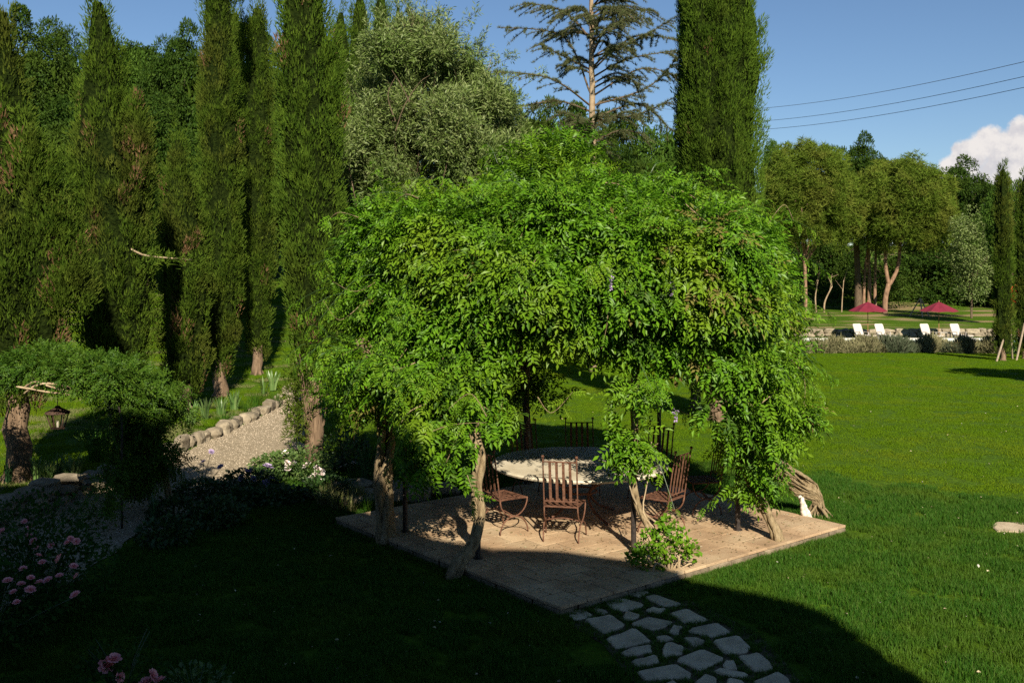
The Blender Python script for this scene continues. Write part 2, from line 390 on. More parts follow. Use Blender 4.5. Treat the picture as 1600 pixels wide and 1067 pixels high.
M['flag'] = solid('grey_flagstone', [(.25, (.30, .235, .15)), (.5, (.48, .385, .26)), (.8, (.60, .50, .35))], 5, 9, .85, .7, 24, .2, island=.16)
M['coping'] = solid('pale_coping', [(.3, (.50, .47, .40)), (.7, (.64, .61, .53))], 6, 6, .8, .3, island=.08)
M['soil'] = solid('garden_soil', [(.3, (.05, .036, .022)), (.6, (.10, .075, .045)), (.85, (.17, .13, .08))], 5, 9, .95, .8, 30)
M['glass'] = None
M['white_plastic'] = solid('white_resin', [(.3, (.42, .38, .34)), (.7, (.50, .455, .405))], 3, 3, .5, .05)
M['maroon'] = solid('maroon_canvas', [(.3, (.125, .010, .022)), (.7, (.17, .015, .032))], 3, 4, .8, .2, 60)
M['oiled_wood'] = solid('oiled_wood', [(.3, (.22, .11, .045)), (.7, (.36, .20, .09))], 6, 5, .6, .2, vec_scale=(4, 4, .6))
M['stake_wood'] = solid('weathered_stake', [(.3, (.20, .15, .10)), (.7, (.36, .29, .21))], 6, 5, .8, .3, vec_scale=(4, 4, .6))
M['cable'] = solid('cable_sheath', [(.3, (.03, .03, .035)), (.7, (.05, .05, .055))], 3, 2, .6, 0)
M['pink'] = foliage('pink_petal', [(.82, .20, .22), (.86, .32, .33), (.88, .46, .45)], .25, .5, .3)
M['white_petal'] = foliage('white_petal', [(.80, .70, .66), (.84, .78, .74), (.80, .64, .60)], .25, .5, .3)
M['mauve'] = foliage('mauve_petal', [(.30, .20, .40), (.42, .32, .52), (.54, .44, .60)], .25, .5, .3)
M['red_petal'] = foliage('red_petal', [(.50, .05, .03), (.60, .10, .05)], .25, .5, .3)
M['render'] = solid('house_plaster', [(.3, (.40, .31, .20)), (.7, (.52, .43, .30))], 1.5, 7, .9, .4)
M['roof_tile'] = solid('clay_roof', [(.3, (.22, .10, .06)), (.7, (.34, .18, .11))], 3, 6, .9, .5)
M['cloud'] = solid('cloud_white', [(.3, (.84, .80, .80)), (.7, (.90, .87, .86))], .02, 3, 1, 0, spec=0)
def glass_mat():
    m, t, out = mat_new('lantern_glass'); g = t.nodes.new('ShaderNodeBsdfGlossy'); g.inputs['Roughness'].default_value = .1
    tr = t.nodes.new('ShaderNodeBsdfTransparent'); tr.inputs[0].default_value = (.80, .80, .72, 1)
    mx = t.nodes.new('ShaderNodeMixShader'); mx.inputs[0].default_value = .07
    t.links.new(tr.outputs[0], mx.inputs[1]); t.links.new(g.outputs[0], mx.inputs[2]); t.links.new(mx.outputs[0], out.inputs[0]); return m
M['glass'] = glass_mat()
def water_mat():
    m, t, out = mat_new('pool_water'); b = t.nodes.new('ShaderNodeBsdfPrincipled')
    b.inputs['Base Color'].default_value = (.12, .30, .32, 1); b.inputs['Roughness'].default_value = .06
    n = noise_node(t, 2.5, 3); bp = t.nodes.new('ShaderNodeBump'); bp.inputs['Strength'].default_value = .15
    t.links.new(n.outputs[0], bp.inputs['Height']); t.links.new(bp.outputs[0], b.inputs['Normal']); t.links.new(b.outputs[0], out.inputs[0]); return m
M['water'] = water_mat()

def ground_mat():
    """lawn sheet: mown turf colour with drier streaks, darker leaf mould under the woods by noise"""
    m, t, out = mat_new('lawn_ground'); L = t.links.new
    n1 = noise_node(t, .22, 5); r1 = ramp_node(t, [(.3, (.052, .110, .004)), (.55, (.072, .140, .005)), (.75, (.100, .150, .009))]); L(n1.outputs[0], r1.inputs[0])
    n2 = noise_node(t, 9, 6, .7); r2 = ramp_node(t, [(.35, (.45, .45, .45)), (.65, (1.1, 1.1, 1.1))]); L(n2.outputs[0], r2.inputs[0])
    mx = t.nodes.new('ShaderNodeMix'); mx.data_type = 'RGBA'; mx.blend_type = 'MULTIPLY'; mx.inputs[0].default_value = .8
    L(r1.outputs[0], mx.inputs[6]); L(r2.outputs[0], mx.inputs[7])
    # worn straw-coloured ground on the terrace beyond the pool
    tc = t.nodes.new('ShaderNodeTexCoord'); mp = t.nodes.new('ShaderNodeMapping'); mp.inputs['Scale'].default_value = (.16, .26, 1)
    n3 = t.nodes.new('ShaderNodeTexNoise'); n3.inputs['Scale'].default_value = 1.0; n3.inputs['Detail'].default_value = 4
    L(tc.outputs['Object'], mp.inputs[0]); L(mp.outputs[0], n3.inputs['Vector'])
    sx = t.nodes.new('ShaderNodeSeparateXYZ'); L(tc.outputs['Object'], sx.inputs[0])
    fy = t.nodes.new('ShaderNodeMapRange'); fy.inputs['From Min'].default_value = 75; fy.inputs['From Max'].default_value = 79; L(sx.outputs[1], fy.inputs[0])
    fn = t.nodes.new('ShaderNodeMapRange'); fn.inputs['From Min'].default_value = .5; fn.inputs['From Max'].default_value = .62; L(n3.outputs[0], fn.inputs[0])
    mu = t.nodes.new('ShaderNodeMath'); mu.operation = 'MULTIPLY'; L(fy.outputs[0], mu.inputs[0]); L(fn.outputs[0], mu.inputs[1])
    m2 = t.nodes.new('ShaderNodeMix'); m2.data_type = 'RGBA'; L(mu.outputs[0], m2.inputs[0]); L(mx.outputs[2], m2.inputs[6]); m2.inputs[7].default_value = (.24, .18, .09, 1)
    b = t.nodes.new('ShaderNodeBsdfPrincipled'); L(m2.outputs[2], b.inputs['Base Color']); b.inputs['Roughness'].default_value = .9; b.inputs['Specular IOR Level'].default_value = .1
    n4 = noise_node(t, 18, 5, .7); bp = t.nodes.new('ShaderNodeBump'); bp.inputs['Strength'].default_value = .9; bp.inputs['Distance'].default_value = .06
    L(n4.outputs[0], bp.inputs['Height']); L(bp.outputs[0], b.inputs['Normal'])
    L(b.outputs[0], out.inputs[0]); return m
M['ground'] = ground_mat()
def gravel_mat():
    m, t, out = mat_new('gravel'); L = t.links.new
    tc = t.nodes.new('ShaderNodeTexCoord'); v = t.nodes.new('ShaderNodeTexVoronoi'); v.inputs['Scale'].default_value = 38; L(tc.outputs['Object'], v.inputs['Vector'])
    r = ramp_node(t, [(.0, (.20, .155, .10)), (.35, (.285, .23, .152)), (.7, (.35, .29, .197)), (1, (.25, .205, .142))])
    sp = t.nodes.new('ShaderNodeSeparateColor'); L(v.outputs['Color'], sp.inputs[0]); L(sp.outputs[0], r.inputs[0])
    b = t.nodes.new('ShaderNodeBsdfPrincipled'); L(r.outputs[0], b.inputs['Base Color']); b.inputs['Roughness'].default_value = .9; b.inputs['Specular IOR Level'].default_value = .15
    bp = t.nodes.new('ShaderNodeBump'); bp.inputs['Strength'].default_value = .8; bp.inputs['Distance'].default_value = .02; bp.invert = True
    L(v.outputs['Distance'], bp.inputs['Height']); L(bp.outputs[0], b.inputs['Normal']); L(b.outputs[0], out.inputs[0]); return m
M['gravel'] = gravel_mat()

def scatter(name, pos, rot, sc, source_meshes, label=None, parent=None, seed=0):
    """one object of kind stuff: small meshes placed on points by geometry nodes"""
    pos = np.asarray(pos, np.float32); n = len(pos)
    me = bpy.data.meshes.new(name); me.vertices.add(n); me.vertices.foreach_set('co', pos.ravel())
    a = me.attributes.new('turn', 'FLOAT_VECTOR', 'POINT'); a.data.foreach_set('vector', np.asarray(rot, np.float32).ravel())
    s = np.asarray(sc, np.float32); s = np.repeat(s[:, None], 3, 1) if s.ndim == 1 else s
    a = me.attributes.new('size', 'FLOAT_VECTOR', 'POINT'); a.data.foreach_set('vector', s.ravel())
    k = np.random.default_rng(seed).integers(0, len(source_meshes), n).astype(np.int32)
    a = me.attributes.new('pick', 'INT', 'POINT'); a.data.foreach_set('value', k)
    o = obj(name, me, parent); tag(o, kind='stuff')
    if label: o['label'] = label
    g = bpy.data.node_groups.new(name, 'GeometryNodeTree'); N, L = g.nodes, g.links.new
    g.interface.new_socket('Geometry', in_out='INPUT', socket_type='NodeSocketGeometry')
    g.interface.new_socket('Geometry', in_out='OUTPUT', socket_type='NodeSocketGeometry')
    gi = N.new('NodeGroupInput'); go = N.new('NodeGroupOutput'); join = N.new('GeometryNodeJoinGeometry')
    def attr(nm, ty):
        q = N.new('GeometryNodeInputNamedAttribute'); q.data_type = ty; q.inputs[0].default_value = nm; return q.outputs[0]
    for i, sm in enumerate(source_meshes):
        src = bpy.data.objects.new(sm.name, sm)
        oi = N.new('GeometryNodeObjectInfo'); oi.inputs[0].default_value = src
        ip = N.new('GeometryNodeInstanceOnPoints')
        cmp_ = N.new('FunctionNodeCompare'); cmp_.data_type = 'INT'; cmp_.operation = 'EQUAL'
        L(attr('pick', 'INT'), cmp_.inputs['A'] if False else cmp_.inputs[2]); cmp_.inputs[3].default_value = i
        L(gi.outputs[0], ip.inputs['Points']); L(cmp_.outputs[0], ip.inputs['Selection']); L(oi.outputs['Geometry'], ip.inputs['Instance'])
        L(attr('turn', 'FLOAT_VECTOR'), ip.inputs['Rotation']); L(attr('size', 'FLOAT_VECTOR'), ip.inputs['Scale'])
        L(ip.outputs[0], join.inputs[0])
    L(join.outputs[0], go.inputs[0])
    o.modifiers.new('scatter', 'NODES').node_group = g
    return o

def in_poly(x, y, poly):
    poly = np.asarray(poly); r = np.zeros(np.shape(x), bool); n = len(poly)
    for i in range(n):
        x1, y1 = poly[i][:2]; x2, y2 = poly[(i + 1) % n][:2]
        c = ((y1 > y) != (y2 > y)) & (x < (x2 - x1) * (y - y1) / (y2 - y1 + 1e-12) + x1)
        r ^= c
    return r

# ------------------------------------------------------------------ the setting
def sheet(name, X, Y, Z, mat, smooth=True):
    gx, gy = np.meshgrid(X, Y); V = np.stack([gx, gy, Z(gx, gy)], -1).reshape(-1, 3)
    n = len(X); i = np.arange(len(Y) - 1)[:, None] * n; j = np.arange(n - 1)[None, :]
    F = quads(np.stack([i + j, i + j + 1, i + n + j + 1, i + n + j], -1))
    a = Acc(); a.add(V, F); return a.build(name, mat, smooth=smooth)

gx = np.r_[-1500, -600, -250, -120, -80, -60, -45, -35, -28, -23, np.linspace(-19, 12, 156), np.arange(13, 40, 1.0), 42, 46, 52, 60, 80, 120, 250, 600, 1500]
gy = np.r_[-300, -80, -30, -12, -4, np.linspace(1, 34, 166), np.arange(34.5, 74.5, 1.0), 74.6, 74.8, 74.9, 75.0, 75.1, 75.2, 75.3, 75.6, np.arange(76.5, 110, 1.5), 115, 125, 140, 160, 200, 300, 600, 2500]
ground = sheet('lawn_ground', gx, gy, hgt, M['ground']); tag(ground, kind='structure')

# gravel path, one sheet just above the ground
py_ = np.linspace(5.5, 34, 115); k = np.linspace(0, 1, 13)
ex, rx = np.interp(py_, EDGE_Y, EDGE_X) + .08, np.interp(py_, RIGHT_Y, RIGHT_X)
rx = rx + .12 * np.sin(py_ * 2.3) + .08 * np.sin(py_ * 5.1)
PX = ex[:, None] * (1 - k) + rx[:, None] * k; PYY = np.broadcast_to(py_[:, None], PX.shape)
PZ = hgt(PX, PYY) + .012 + .035 * np.sin(k * PI)[None, :]
V = np.stack([PX, PYY, PZ], -1).reshape(-1, 3); n = len(k)
i = np.arange(len(py_) - 1)[:, None] * n; j = np.arange(n - 1)[None, :]
path = Acc().add(V, quads(np.stack([i + j, i + j + 1, i + n + j + 1, i + n + j], -1))).build('gravel_path', M['gravel'], smooth=True)
tag(path, kind='structure')
path_poly = np.concatenate([np.c_[ex, py_], np.c_[rx, py_][::-1]])

# loose pebbles on the path
rs = np.random.default_rng(11)
pk = Acc(); pk.add(ICO[1][0] * np.array([1, .8, .55]), ICO[1][1])
pm = [pk.mesh('pebble', solid('pebble_stone', [(.3, (.30, .24, .17)), (.7, (.58, .50, .39))], 3, 3, .9, 0, island=.25))]
n = 9000; yy = rs.uniform(9, 27, n); kk = rs.uniform(.03, .97, n)
xx = np.interp(yy, EDGE_Y, EDGE_X) * (1 - kk) + np.interp(yy, RIGHT_Y, RIGHT_X) * kk
scatter('path_gravel', np.c_[xx, yy, hgt(xx, yy) + .012 + .035 * np.sin(kk * PI)], rs.uniform(0, 6.28, (n, 3)) * [0.2, .2, 1], rs.uniform(.005, .013, n), pm, 'loose pale pebbles of the gravel path')

# patio of terracotta tiles on a stone rim
PZ0 = .12
cN, cR, cL = G(875, 948, PZ0)[:2], G(1322, 820, PZ0)[:2], G(517, 809, PZ0)[:2]
U = (cR - cN); LU = np.linalg.norm(U); U = U / LU
Vv = np.array([-U[1], U[0]]); LV = float(np.dot(cL - cN, Vv))
PAT = [cN, cN + U * LU, cN + U * LU + Vv * LV, cN + Vv * LV]
uv = lambda u, v: cN + U * u + Vv * v
inset = .035
patio = Acc().add(*prism([uv(inset, inset), uv(LU - inset, inset), uv(LU - inset, LV - inset), uv(inset, LV - inset)], -.05, PZ0 - .005, .003)).build('patio', M['mortar'])
tag(patio, kind='structure')
rs = np.random.default_rng(21)
nv = 13; tv = LV / nv; tw = .385; g_ = .006
for r in range(nv):
    u0 = 0.0; off = (r % 2) * tw / 2; edges = [0.0] + [x for x in np.arange(off if off else tw, LU - .12, tw)] + [LU]
    for a_, b_ in zip(edges[:-1], edges[1:]):
        jz = rs.normal(0, .0009)
        c4 = [uv(a_ + g_, r * tv + g_), uv(b_ - g_, r * tv + g_), uv(b_ - g_, (r + 1) * tv - g_), uv(a_ + g_, (r + 1) * tv - g_)]
        c4 = [p + rs.normal(0, .0035, 2) for p in c4]
        Acc().add(*prism(c4, PZ0 - .03, PZ0 + jz, .003, ztop=rs.normal(0, .0010, 4))).build('tile', M['tile'], patio)
for (A, B, inn) in ((uv(0, 0), uv(LU, 0), Vv), (uv(0, LV), uv(0, 0), U), (uv(LU, 0), uv(LU, LV), -U)):
    Lr = np.linalg.norm(B - A); d = (B - A) / Lr; s0 = 0.0
    while s0 < Lr - .05:
        s1 = min(s0 + rs.uniform(.18, .42), Lr)
        o1 = rs.uniform(.008, .03)
        c4 = [A + d * (s0 + .006) + inn * o1, A + d * (s1 - .006) + inn * (o1 + rs.normal(0, .004)), A + d * (s1 - .006) + inn * .2, A + d * (s0 + .006) + inn * .2]
        Acc().add(*prism(c4, -.08, PZ0 - .031 - abs(rs.normal(0, .004)), .012)).build('edge_stone', M['rim_stone'], patio); s0 = s1
# crumbs, petals and dry leaflets on the tiles
n = 1500; uu = rs.uniform(.05, LU - .05, n); v2 = np.abs(rs.normal(0, .45, n)) * LV % (LV - .1) + .05
pp = cN + uu[:, None] * U + v2[:, None] * Vv
a = Acc(); a.add(*stamp(*LEAF, np.c_[pp, np.full(n, PZ0 + .006)], frames(unit(np.c_[rs.normal(size=(n, 2)), rs.normal(0, .1, n)]), np.array([[0, 0, 1.0]]) + rs.normal(0, .3, (n, 3))), rs.uniform(.012, .05, n)))
tag(a.build('leaf_litter', foliage('dry_leaflet', [(.10, .08, .03), (.24, .17, .08), (.42, .36, .26), (.16, .17, .05)], .1)), 'dry leaflets and petals strewn over the patio tiles', kind='stuff')

# flagstone path, corners read from the photograph and set on the ground
def zz(p): return 800 + p[0] * .3375, 800 + p[1] * .3375
FLAGS = [[(225,462),(320,440),(378,478),(345,490),(290,500)], [(360,442),(395,432),(447,460),(420,475)], [(410,410),(500,392),(612,425),(600,440),(520,458),(470,450)],
 [(530,385),(570,358),(640,372),(590,398)], [(610,392),(660,378),(790,425),(760,436),(690,436)], [(515,480),(530,458),(603,478),(550,502),(515,500)],
 [(615,455),(650,440),(718,450),(680,472)], [(725,468),(810,442),(910,495),(880,508),(800,515)], [(328,500),(465,482),(528,525),(430,568)],
 [(545,518),(620,482),(745,505),(735,520),(660,550)], [(720,560),(745,525),(790,528),(770,568)], [(805,552),(830,535),(950,510),(1018,555),(930,580)],
 [(428,585),(570,537),(650,598),(485,636)], [(660,575),(720,570),(755,590),(690,602)], [(788,578),(860,580),(900,600),(840,624)],
 [(925,598),(1050,573),(1108,628),(1075,655),(975,655)], [(500,655),(540,632),(645,615),(650,652),(530,670)], [(708,610),(740,603),(798,622),(795,655),(705,674),(695,660)],
 [(550,690),(670,665),(683,698),(580,722)], [(752,685),(880,632),(990,680),(870,735)], [(1040,665),(1140,650),(1190,690),(1212,730),(1120,742)],
 [(975,710),(985,690),(1030,690),(1045,732),(990,728)], [(925,735),(960,718),(1095,748),(1085,766),(990,758)], [(573,742),(760,705),(830,745),(830,768),(615,780)],
 [(840,791),(895,750),(947,770),(945,800),(850,820)], [(985,810),(1000,768),(1075,785),(1090,830)], [(1105,790),(1230,742),(1275,770),(1300,810),(1180,850)],
 [(690,800),(745,780),(775,800),(800,850),(700,860)], [(960,850),(1075,840),(1140,880),(1000,910)], [(840,850),(920,835),(950,890),(860,920)], [(1180,870),(1320,830),(1380,880),(1250,930)]]
flag_polys = [np.array([G(*zz(p), .02)[:2] for p in f]) for f in FLAGS]
ctr = np.concatenate(flag_polys)
bed = np.array([G(*zz(p))[:2] for p in [(190,480),(560,345),(700,370),(900,440),(1130,560),(1260,690),(1420,900),(900,980),(640,900),(540,760),(420,610)]])
bed_obj = Acc().add(*prism(bed, -.05, .012, .006)).build('flagstone_path', M['soil']); tag(bed_obj, kind='structure')
rs = np.random.default_rng(5)
for f in flag_polys:
    c = f.mean(0); f = c + (f - c) * .985; q = []
    for k in range(len(f)):                                  # hand-cut outline: every side slightly bent
        p0, p1 = f[k], f[(k + 1) % len(f)]; e = p1 - p0; nn = np.array([e[1], -e[0]])
        q += [p0 + e * .10, p0 + e * .5 + nn * rs.normal(0, .018), p0 + e * .90]
    q = np.array(q); tilt = rs.normal(0, .012, 2)
    Acc().add(*prism(q, -.04, .034 + rs.uniform(-.006, .008), .012, ztop=(q - c) @ tilt + rs.normal(0, .0025, len(q)))).build('flagstone', M['flag'], bed_obj)

# pale slab in the lawn at the right edge
sp = [G(1549, 823)[:2], G(1558, 831)[:2], G(1720, 838)[:2], G(1710, 822)[:2], G(1556, 817)[:2]]
tag(Acc().add(*prism(np.array(sp), -.05, .022, .012)).build('stepping_stone', M['flag']), 'long pale stone slab lying flush in the lawn at the right edge', 'stepping stone')

# the house the picture is taken from: it throws the big shadow over the foreground
def slab_xz(poly, y0, y1):
    V, F = prism(poly, -y1, -y0, .001); V = V[:, [0, 2, 1]]; V[:, 1] *= -1
    n = len(poly); b = Acc(); b.add(V, F)
    k = len(V); c = np.array(poly).mean(0)
    return V, F
house = thing('farmhouse', 'plastered stone farmhouse whose gable shadow falls on the lawn', 'house', (0, -.6, 0))
WALLS = [[(-7.2, 0), (2.0, 0), (2.0, 8.76), (1.3, 9.1), (.65, 9.9), (-.75, 11.5), (-1.5, 11.9), (-2.6, 11.2), (-7.2, 10.85)], [(2.02, 0), (5.17, 0), (5.17, 7.25), (5.0, 7.5), (4.4, 7.85), (3.62, 8.4), (2.8, 8.72), (2.02, 8.76)], [(-16, 0), (-7.22, 0), (-7.22, 10.85), (-16, 10.7)]]
wall = Acc(); rf = Acc()
for k, q in enumerate(WALLS):
    wall.add(*slab_xz(q, -9 + k * .5, -.01 * k))
    for p0, p1 in zip(q[1:], q[2:]):
        if p0[0] - p1[0] > .05: rf.add(*slab_xz([(p0[0], p0[1] + .01), (p1[0] + .004, p1[1] + .01), (p1[0] + .004, p1[1] + .13), (p0[0], p0[1] + .13)], -9.2, .12))
wall.build('wall', M['render'], house); rf.build('roof', M['roof_tile'], house)

# three power cables across the sky
for k, (ya, yb, wl) in enumerate(((170, 97, 'highest of the three thin power cables in the sky'), (190, 120, 'middle one of the three thin power cables in the sky'), (203, 137, 'lowest of the three thin power cables in the sky'))):
    A, B = W(1185, ya, 190), W(1600, yb, 115); D = B - A
    pts = [A + D * t + np.array([0, 0, 3.0 * (t - 0) * (t - 1)]) for t in np.linspace(-.9, 1.6, 30)]
    tag(Acc().add(*tube(pts, .035, 5)).build('power_cable', M['cable']), wl, 'cable', 'power cables crossing the sky')

# pool, coping, lower wall
hp = lambda x, y: hz(x, y)
zp = hz(24, 66)
tag(Acc().add(np.array([[9.0, 57.5, zp + .02], [38, 57.5, zp + .02], [38, 67.5, zp + .02], [9.0, 67.5, zp + .02]]) + [0, 0, .03], [[0, 1, 2], [0, 2, 3]]).build('pool_water', M['water']), kind='structure')
cp = thing('pool_coping', 'pale stone rim running along the far side of the swimming pool', 'coping', (0, 0, 0)); 
for k in range(29):
    Acc().add(*box(9.5 + k, 67.95, zp + .05, .985, .9, .14, .015)).build('slab', M['coping'], cp)
    Acc().add(*box(9.5 + k, 57.2, zp + .12, .985, .6, .14, .015)).build('slab', M['coping'], cp)

def rock(rs, size, flat=.6, sub=2):
    V, F = ICO[sub]; V = np.sign(V) * np.abs(V) ** .62
    V = V * (1 + .10 * np.sin(V * 3 + rs.uniform(0, 6, 3)).sum(1, keepdims=True) + rs.normal(0, .03, (len(V), 1)))
    return V * np.asarray(size) * .5, F
wallt = thing('dry_stone_wall', 'low rough stone wall behind the white sun loungers', 'stone wall', (0, 75.0, hz(25, 74.5)))
rs = np.random.default_rng(41)
for row in range(2):
    x = 14.0
    while x < 42:
        Lx = rs.uniform(.5, 1.25); V, F = rock(rs, (Lx * 1.05, .6, .36)); V = V + [x + Lx / 2, rs.normal(0, .05), .14 + row * .3 + rs.normal(0, .03)]
        Acc().add(V, F).build('stone', M['stone'], wallt); x += Lx

# stone edging of the gravel path, and the low wall it grows into on the left
rs = np.random.default_rng(43)
edg = thing('stone_edging', 'row of rough pale stones edging the left side of the gravel path', 'stone edging', (-6.3, 20, 0))
y = 16.9
while y < 27.5:
    L_ = rs.uniform(.24, .52) * (1 + .015 * (y - 17)); x = float(np.interp(y, EDGE_Y, EDGE_X)); hh = rs.uniform(.20, .34)
    V, F = rock(rs, (rs.uniform(.26, .38), L_, hh)); V = V + [x - .02 + rs.normal(0, .04) + 6.3, y + L_ / 2 - 20, hz(x + .3, y) + hh * .34]
    Acc().add(V, F).build('stone', M['stone'], edg); y += L_ * .98
lw = thing('dry_stone_wall', 'low dry stone wall in shade beside the gravel path below the lantern', 'stone wall', (-6.95, 14, 0))
for row in range(3):
    y = 9.5 + row * .12
    while y < 16.7:
        L_ = rs.uniform(.28, .6); x = float(np.interp(y + L_ / 2, EDGE_Y, EDGE_X)); hh = rs.uniform(.12, .16)
        if row == 2 and y > 15.6: break
        V, F = rock(rs, (.40, L_, hh * 1.1)); V = V + [x - .05 + rs.normal(0, .03) + 6.95 - row * .03, y + L_ / 2 - 14, .06 + row * .125 + rs.normal(0, .008)]
        Acc().add(V, F).build('stone', M['stone'], lw); y += L_ * .99

# ------------------------------------------------------------------ garden table and chairs
TC = np.array([.95, 13.95])
tb = thing('garden_table', 'large round pale stone table on dark iron legs under the wisteria', 'table', (*TC, PZ0))
V, F = lathe([(0, .70), (1.16, .70), (1.225, .712), (1.235, .735), (1.225, .752), (1.20, .756), (0, .757)], 72)
Acc().add(V, F).build('tabletop', M['table_stone'], tb, smooth=False)
Acc().add(*tube([(1.02 * math.cos(t), 1.02 * math.sin(t), .685) for t in np.linspace(0, 2 * PI, 40)], .014, 6, False)).build('ring', M['rust'], tb)
for k in range(4):
    c, s = math.cos(k * PI / 2 + .6), math.sin(k * PI / 2 + .6)
    P = spline([(.95 * c, .95 * s, .69), (.55 * c, .55 * s, .58), (.20 * c, .20 * s, .36), (.30 * c, .30 * s, .14), (.62 * c, .62 * s, .012)], 18)
    Acc().add(*tube(P, .019, 7)).build('leg', M['rust'], tb, smooth=True)
Acc().add(*tube([(.24 * math.cos(t), .24 * math.sin(t), .36) for t in np.linspace(0, 2 * PI, 24)], .014, 6, False)).build('ring', M['rust'], tb)

def flat_bar(A, B, wdt, th, side):
    A, B, side = np.array(A, float), np.array(B, float), unit(np.array(side, float)); d = unit(B - A); nn = np.cross(d, side)
    V = np.array([P + side * sx * wdt / 2 + nn * sn * th / 2 for P in (A, B) for sx, sn in ((-1, -1), (1, -1), (1, 1), (-1, 1))])
    F = quads([[0, 1, 5, 4], [1, 2, 6, 5], [2, 3, 7, 6], [3, 0, 4, 7], [0, 3, 2, 1], [4, 5, 6, 7]]); return V, F

def make_chair(label, mat_, group):
    t = thing('iron_chair', label, 'chair', group=group); R = .0100
    ry, fy, rw, fw, sz = -.20, .22, .215, .255, .45
    back = lambda z: (ry - .10 * max(0, (z - sz) / .63) ** 1.1)
    for s in (-1, 1):
        P = spline([(s * rw, ry + .02, .37), (s * rw, ry, sz), (s * rw, back(.75), .75), (s * rw, back(1.08), 1.08)], 14)
        p = Acc().add(*tube(P, R, 6)).build('back_post', mat_, t, smooth=True)
        Acc().add(ICO[2][0] * .021 + [s * rw, back(1.10), 1.10], ICO[2][1]).build('finial', mat_, p, smooth=True)
        th = np.linspace(0, PI, 18)
        P = [(s * (rw + (fw - rw) * (1 - math.cos(q)) / 2), .01 - .21 * math.cos(q), sz - .225 * math.sin(q)) for q in th]
        Acc().add(*tube(P, R, 6)).build('seat_arc', mat_, t, smooth=True)
        P = [(s * (rw + (fw - rw) * (1 - math.cos(q)) / 2 + .01), .01 - .215 * math.cos(q), .228 * math.sin(q)) for q in th]
        Acc().add(*tube(P, R, 6)).build('foot_arc', mat_, t, smooth=True)
    Acc().add(*tube([(-rw, back(1.035), 1.035), (rw, back(1.035), 1.035)], R, 6)).build('top_rail', mat_, t)
    Acc().add(*tube([(-rw, back(.52), .52), (rw, back(.52), .52)], R * .9, 6)).build('lower_rail', mat_, t)
    for k in range(4):
        x = -rw + 2 * rw * (k + 1) / 5
        Acc().add(*flat_bar((x, back(.52), .52), (x, back(1.03), 1.03), .034, .006, (1, 0, 0))).build('slat', mat_, t)
    Acc().add(*tube([(-rw, ry, sz), (rw, ry, sz), (fw, fy, sz), (-fw, fy, sz), (-rw, ry, sz)], R, 6)).build('seat_frame', mat_, t)
    for k in range(5):
        f = (k + .5) / 5
        Acc().add(*flat_bar((-rw + 2 * rw * f, ry, sz + .004), (-fw + 2 * fw * f, fy, sz + .004), .05, .004, (1, 0, 0))).build('seat_strap', mat_, t)
        yv = ry + (fy - ry) * f; wv = rw + (fw - rw) * f
        Acc().add(*flat_bar((-wv, yv, sz - .003), (wv, yv, sz - .003), .045, .004, (0, 1, 0))).build('seat_strap', mat_, t)
    for z_, dip in ((.226, .035),):
        Acc().add(*tube(spline([(-rw - .015, .01, z_), (0, .01, z_ + dip), (rw + .015, .01, z_)], 9), R * .85, 6)).build('stretcher', mat_, t, smooth=True)
    return t
CG = 'wrought iron chairs around the round garden table'
chairs = [(.66, 12.80, -12, 'rusty iron chair in front of the table with its whole back towards us'),
          (-.13, 13.22, -52, 'rusty iron chair at the left end of the table, half behind a pale vine trunk'),
          (2.00, 13.18, 52, 'rusty iron chair right of the table behind the leafy front post'),
          (2.72, 14.25, 98, 'rusty iron chair at the right end, its back hidden in hanging leaves'),
          (1.07, 15.42, 182, 'dark iron chair back rising alone behind the middle of the table'),
          (.30, 15.22, 206, 'dark iron chair behind the table with the rear post in front of it'),
          (2.10, 15.05, 138, 'dark iron chair behind the right part of the table, half covered by leaves')]
proto_chair = None
for i, (x, y, r, lb) in enumerate(chairs):
    c = make_chair(lb, M['rust'], CG) if i == 0 else copy_tree(proto_chair)
    if i == 0: proto_chair = c
    c.location = (x, y, PZ0); c.rotation_euler = (0, 0, math.radians(r)); c['label'] = lb

# ------------------------------------------------------------------ pergola under the wisteria
pg = thing('pergola', 'dark iron pergola frame buried under the wisteria', 'pergola', (.95, 14.0, PZ0))
POSTS = [(747, 872), (633, 830), (990, 862), (1153, 828)]
pp = [G(*q, PZ0)[:2] for q in POSTS] + [np.array([.22, 16.05]), np.array([2.35, 15.9])]
for p in pp:
    po = Acc().add(*tube([(p[0] - .95, p[1] - 14, 0), (p[0] - .95, p[1] - 14, 2.55)], .033, 10)).build('post', M['iron'], pg)
    Acc().add(*tube([(p[0] - .95, p[1] - 14, .004), (p[0] - .95, p[1] - 14, .014)], .06, 10)).build('foot_plate', M['iron'], po)
order = [1, 0, 2, 3, 5, 4]
for k in range(6):
    A, B = pp[order[k]], pp[order[(k + 1) % 6]]
    Acc().add(*tube([(*(A - [.95, 14]), 2.55), (*(B - [.95, 14]), 2.55)], .026, 8)).build('rail', M['iron'], pg)
    Acc().add(*tube(spline([(*(A - [.95, 14]), 2.55), (*((A - [.95, 14]) * .5), 3.2), (0, 0, 3.45)], 8), .02, 6)).build('rafter', M['iron'], pg)

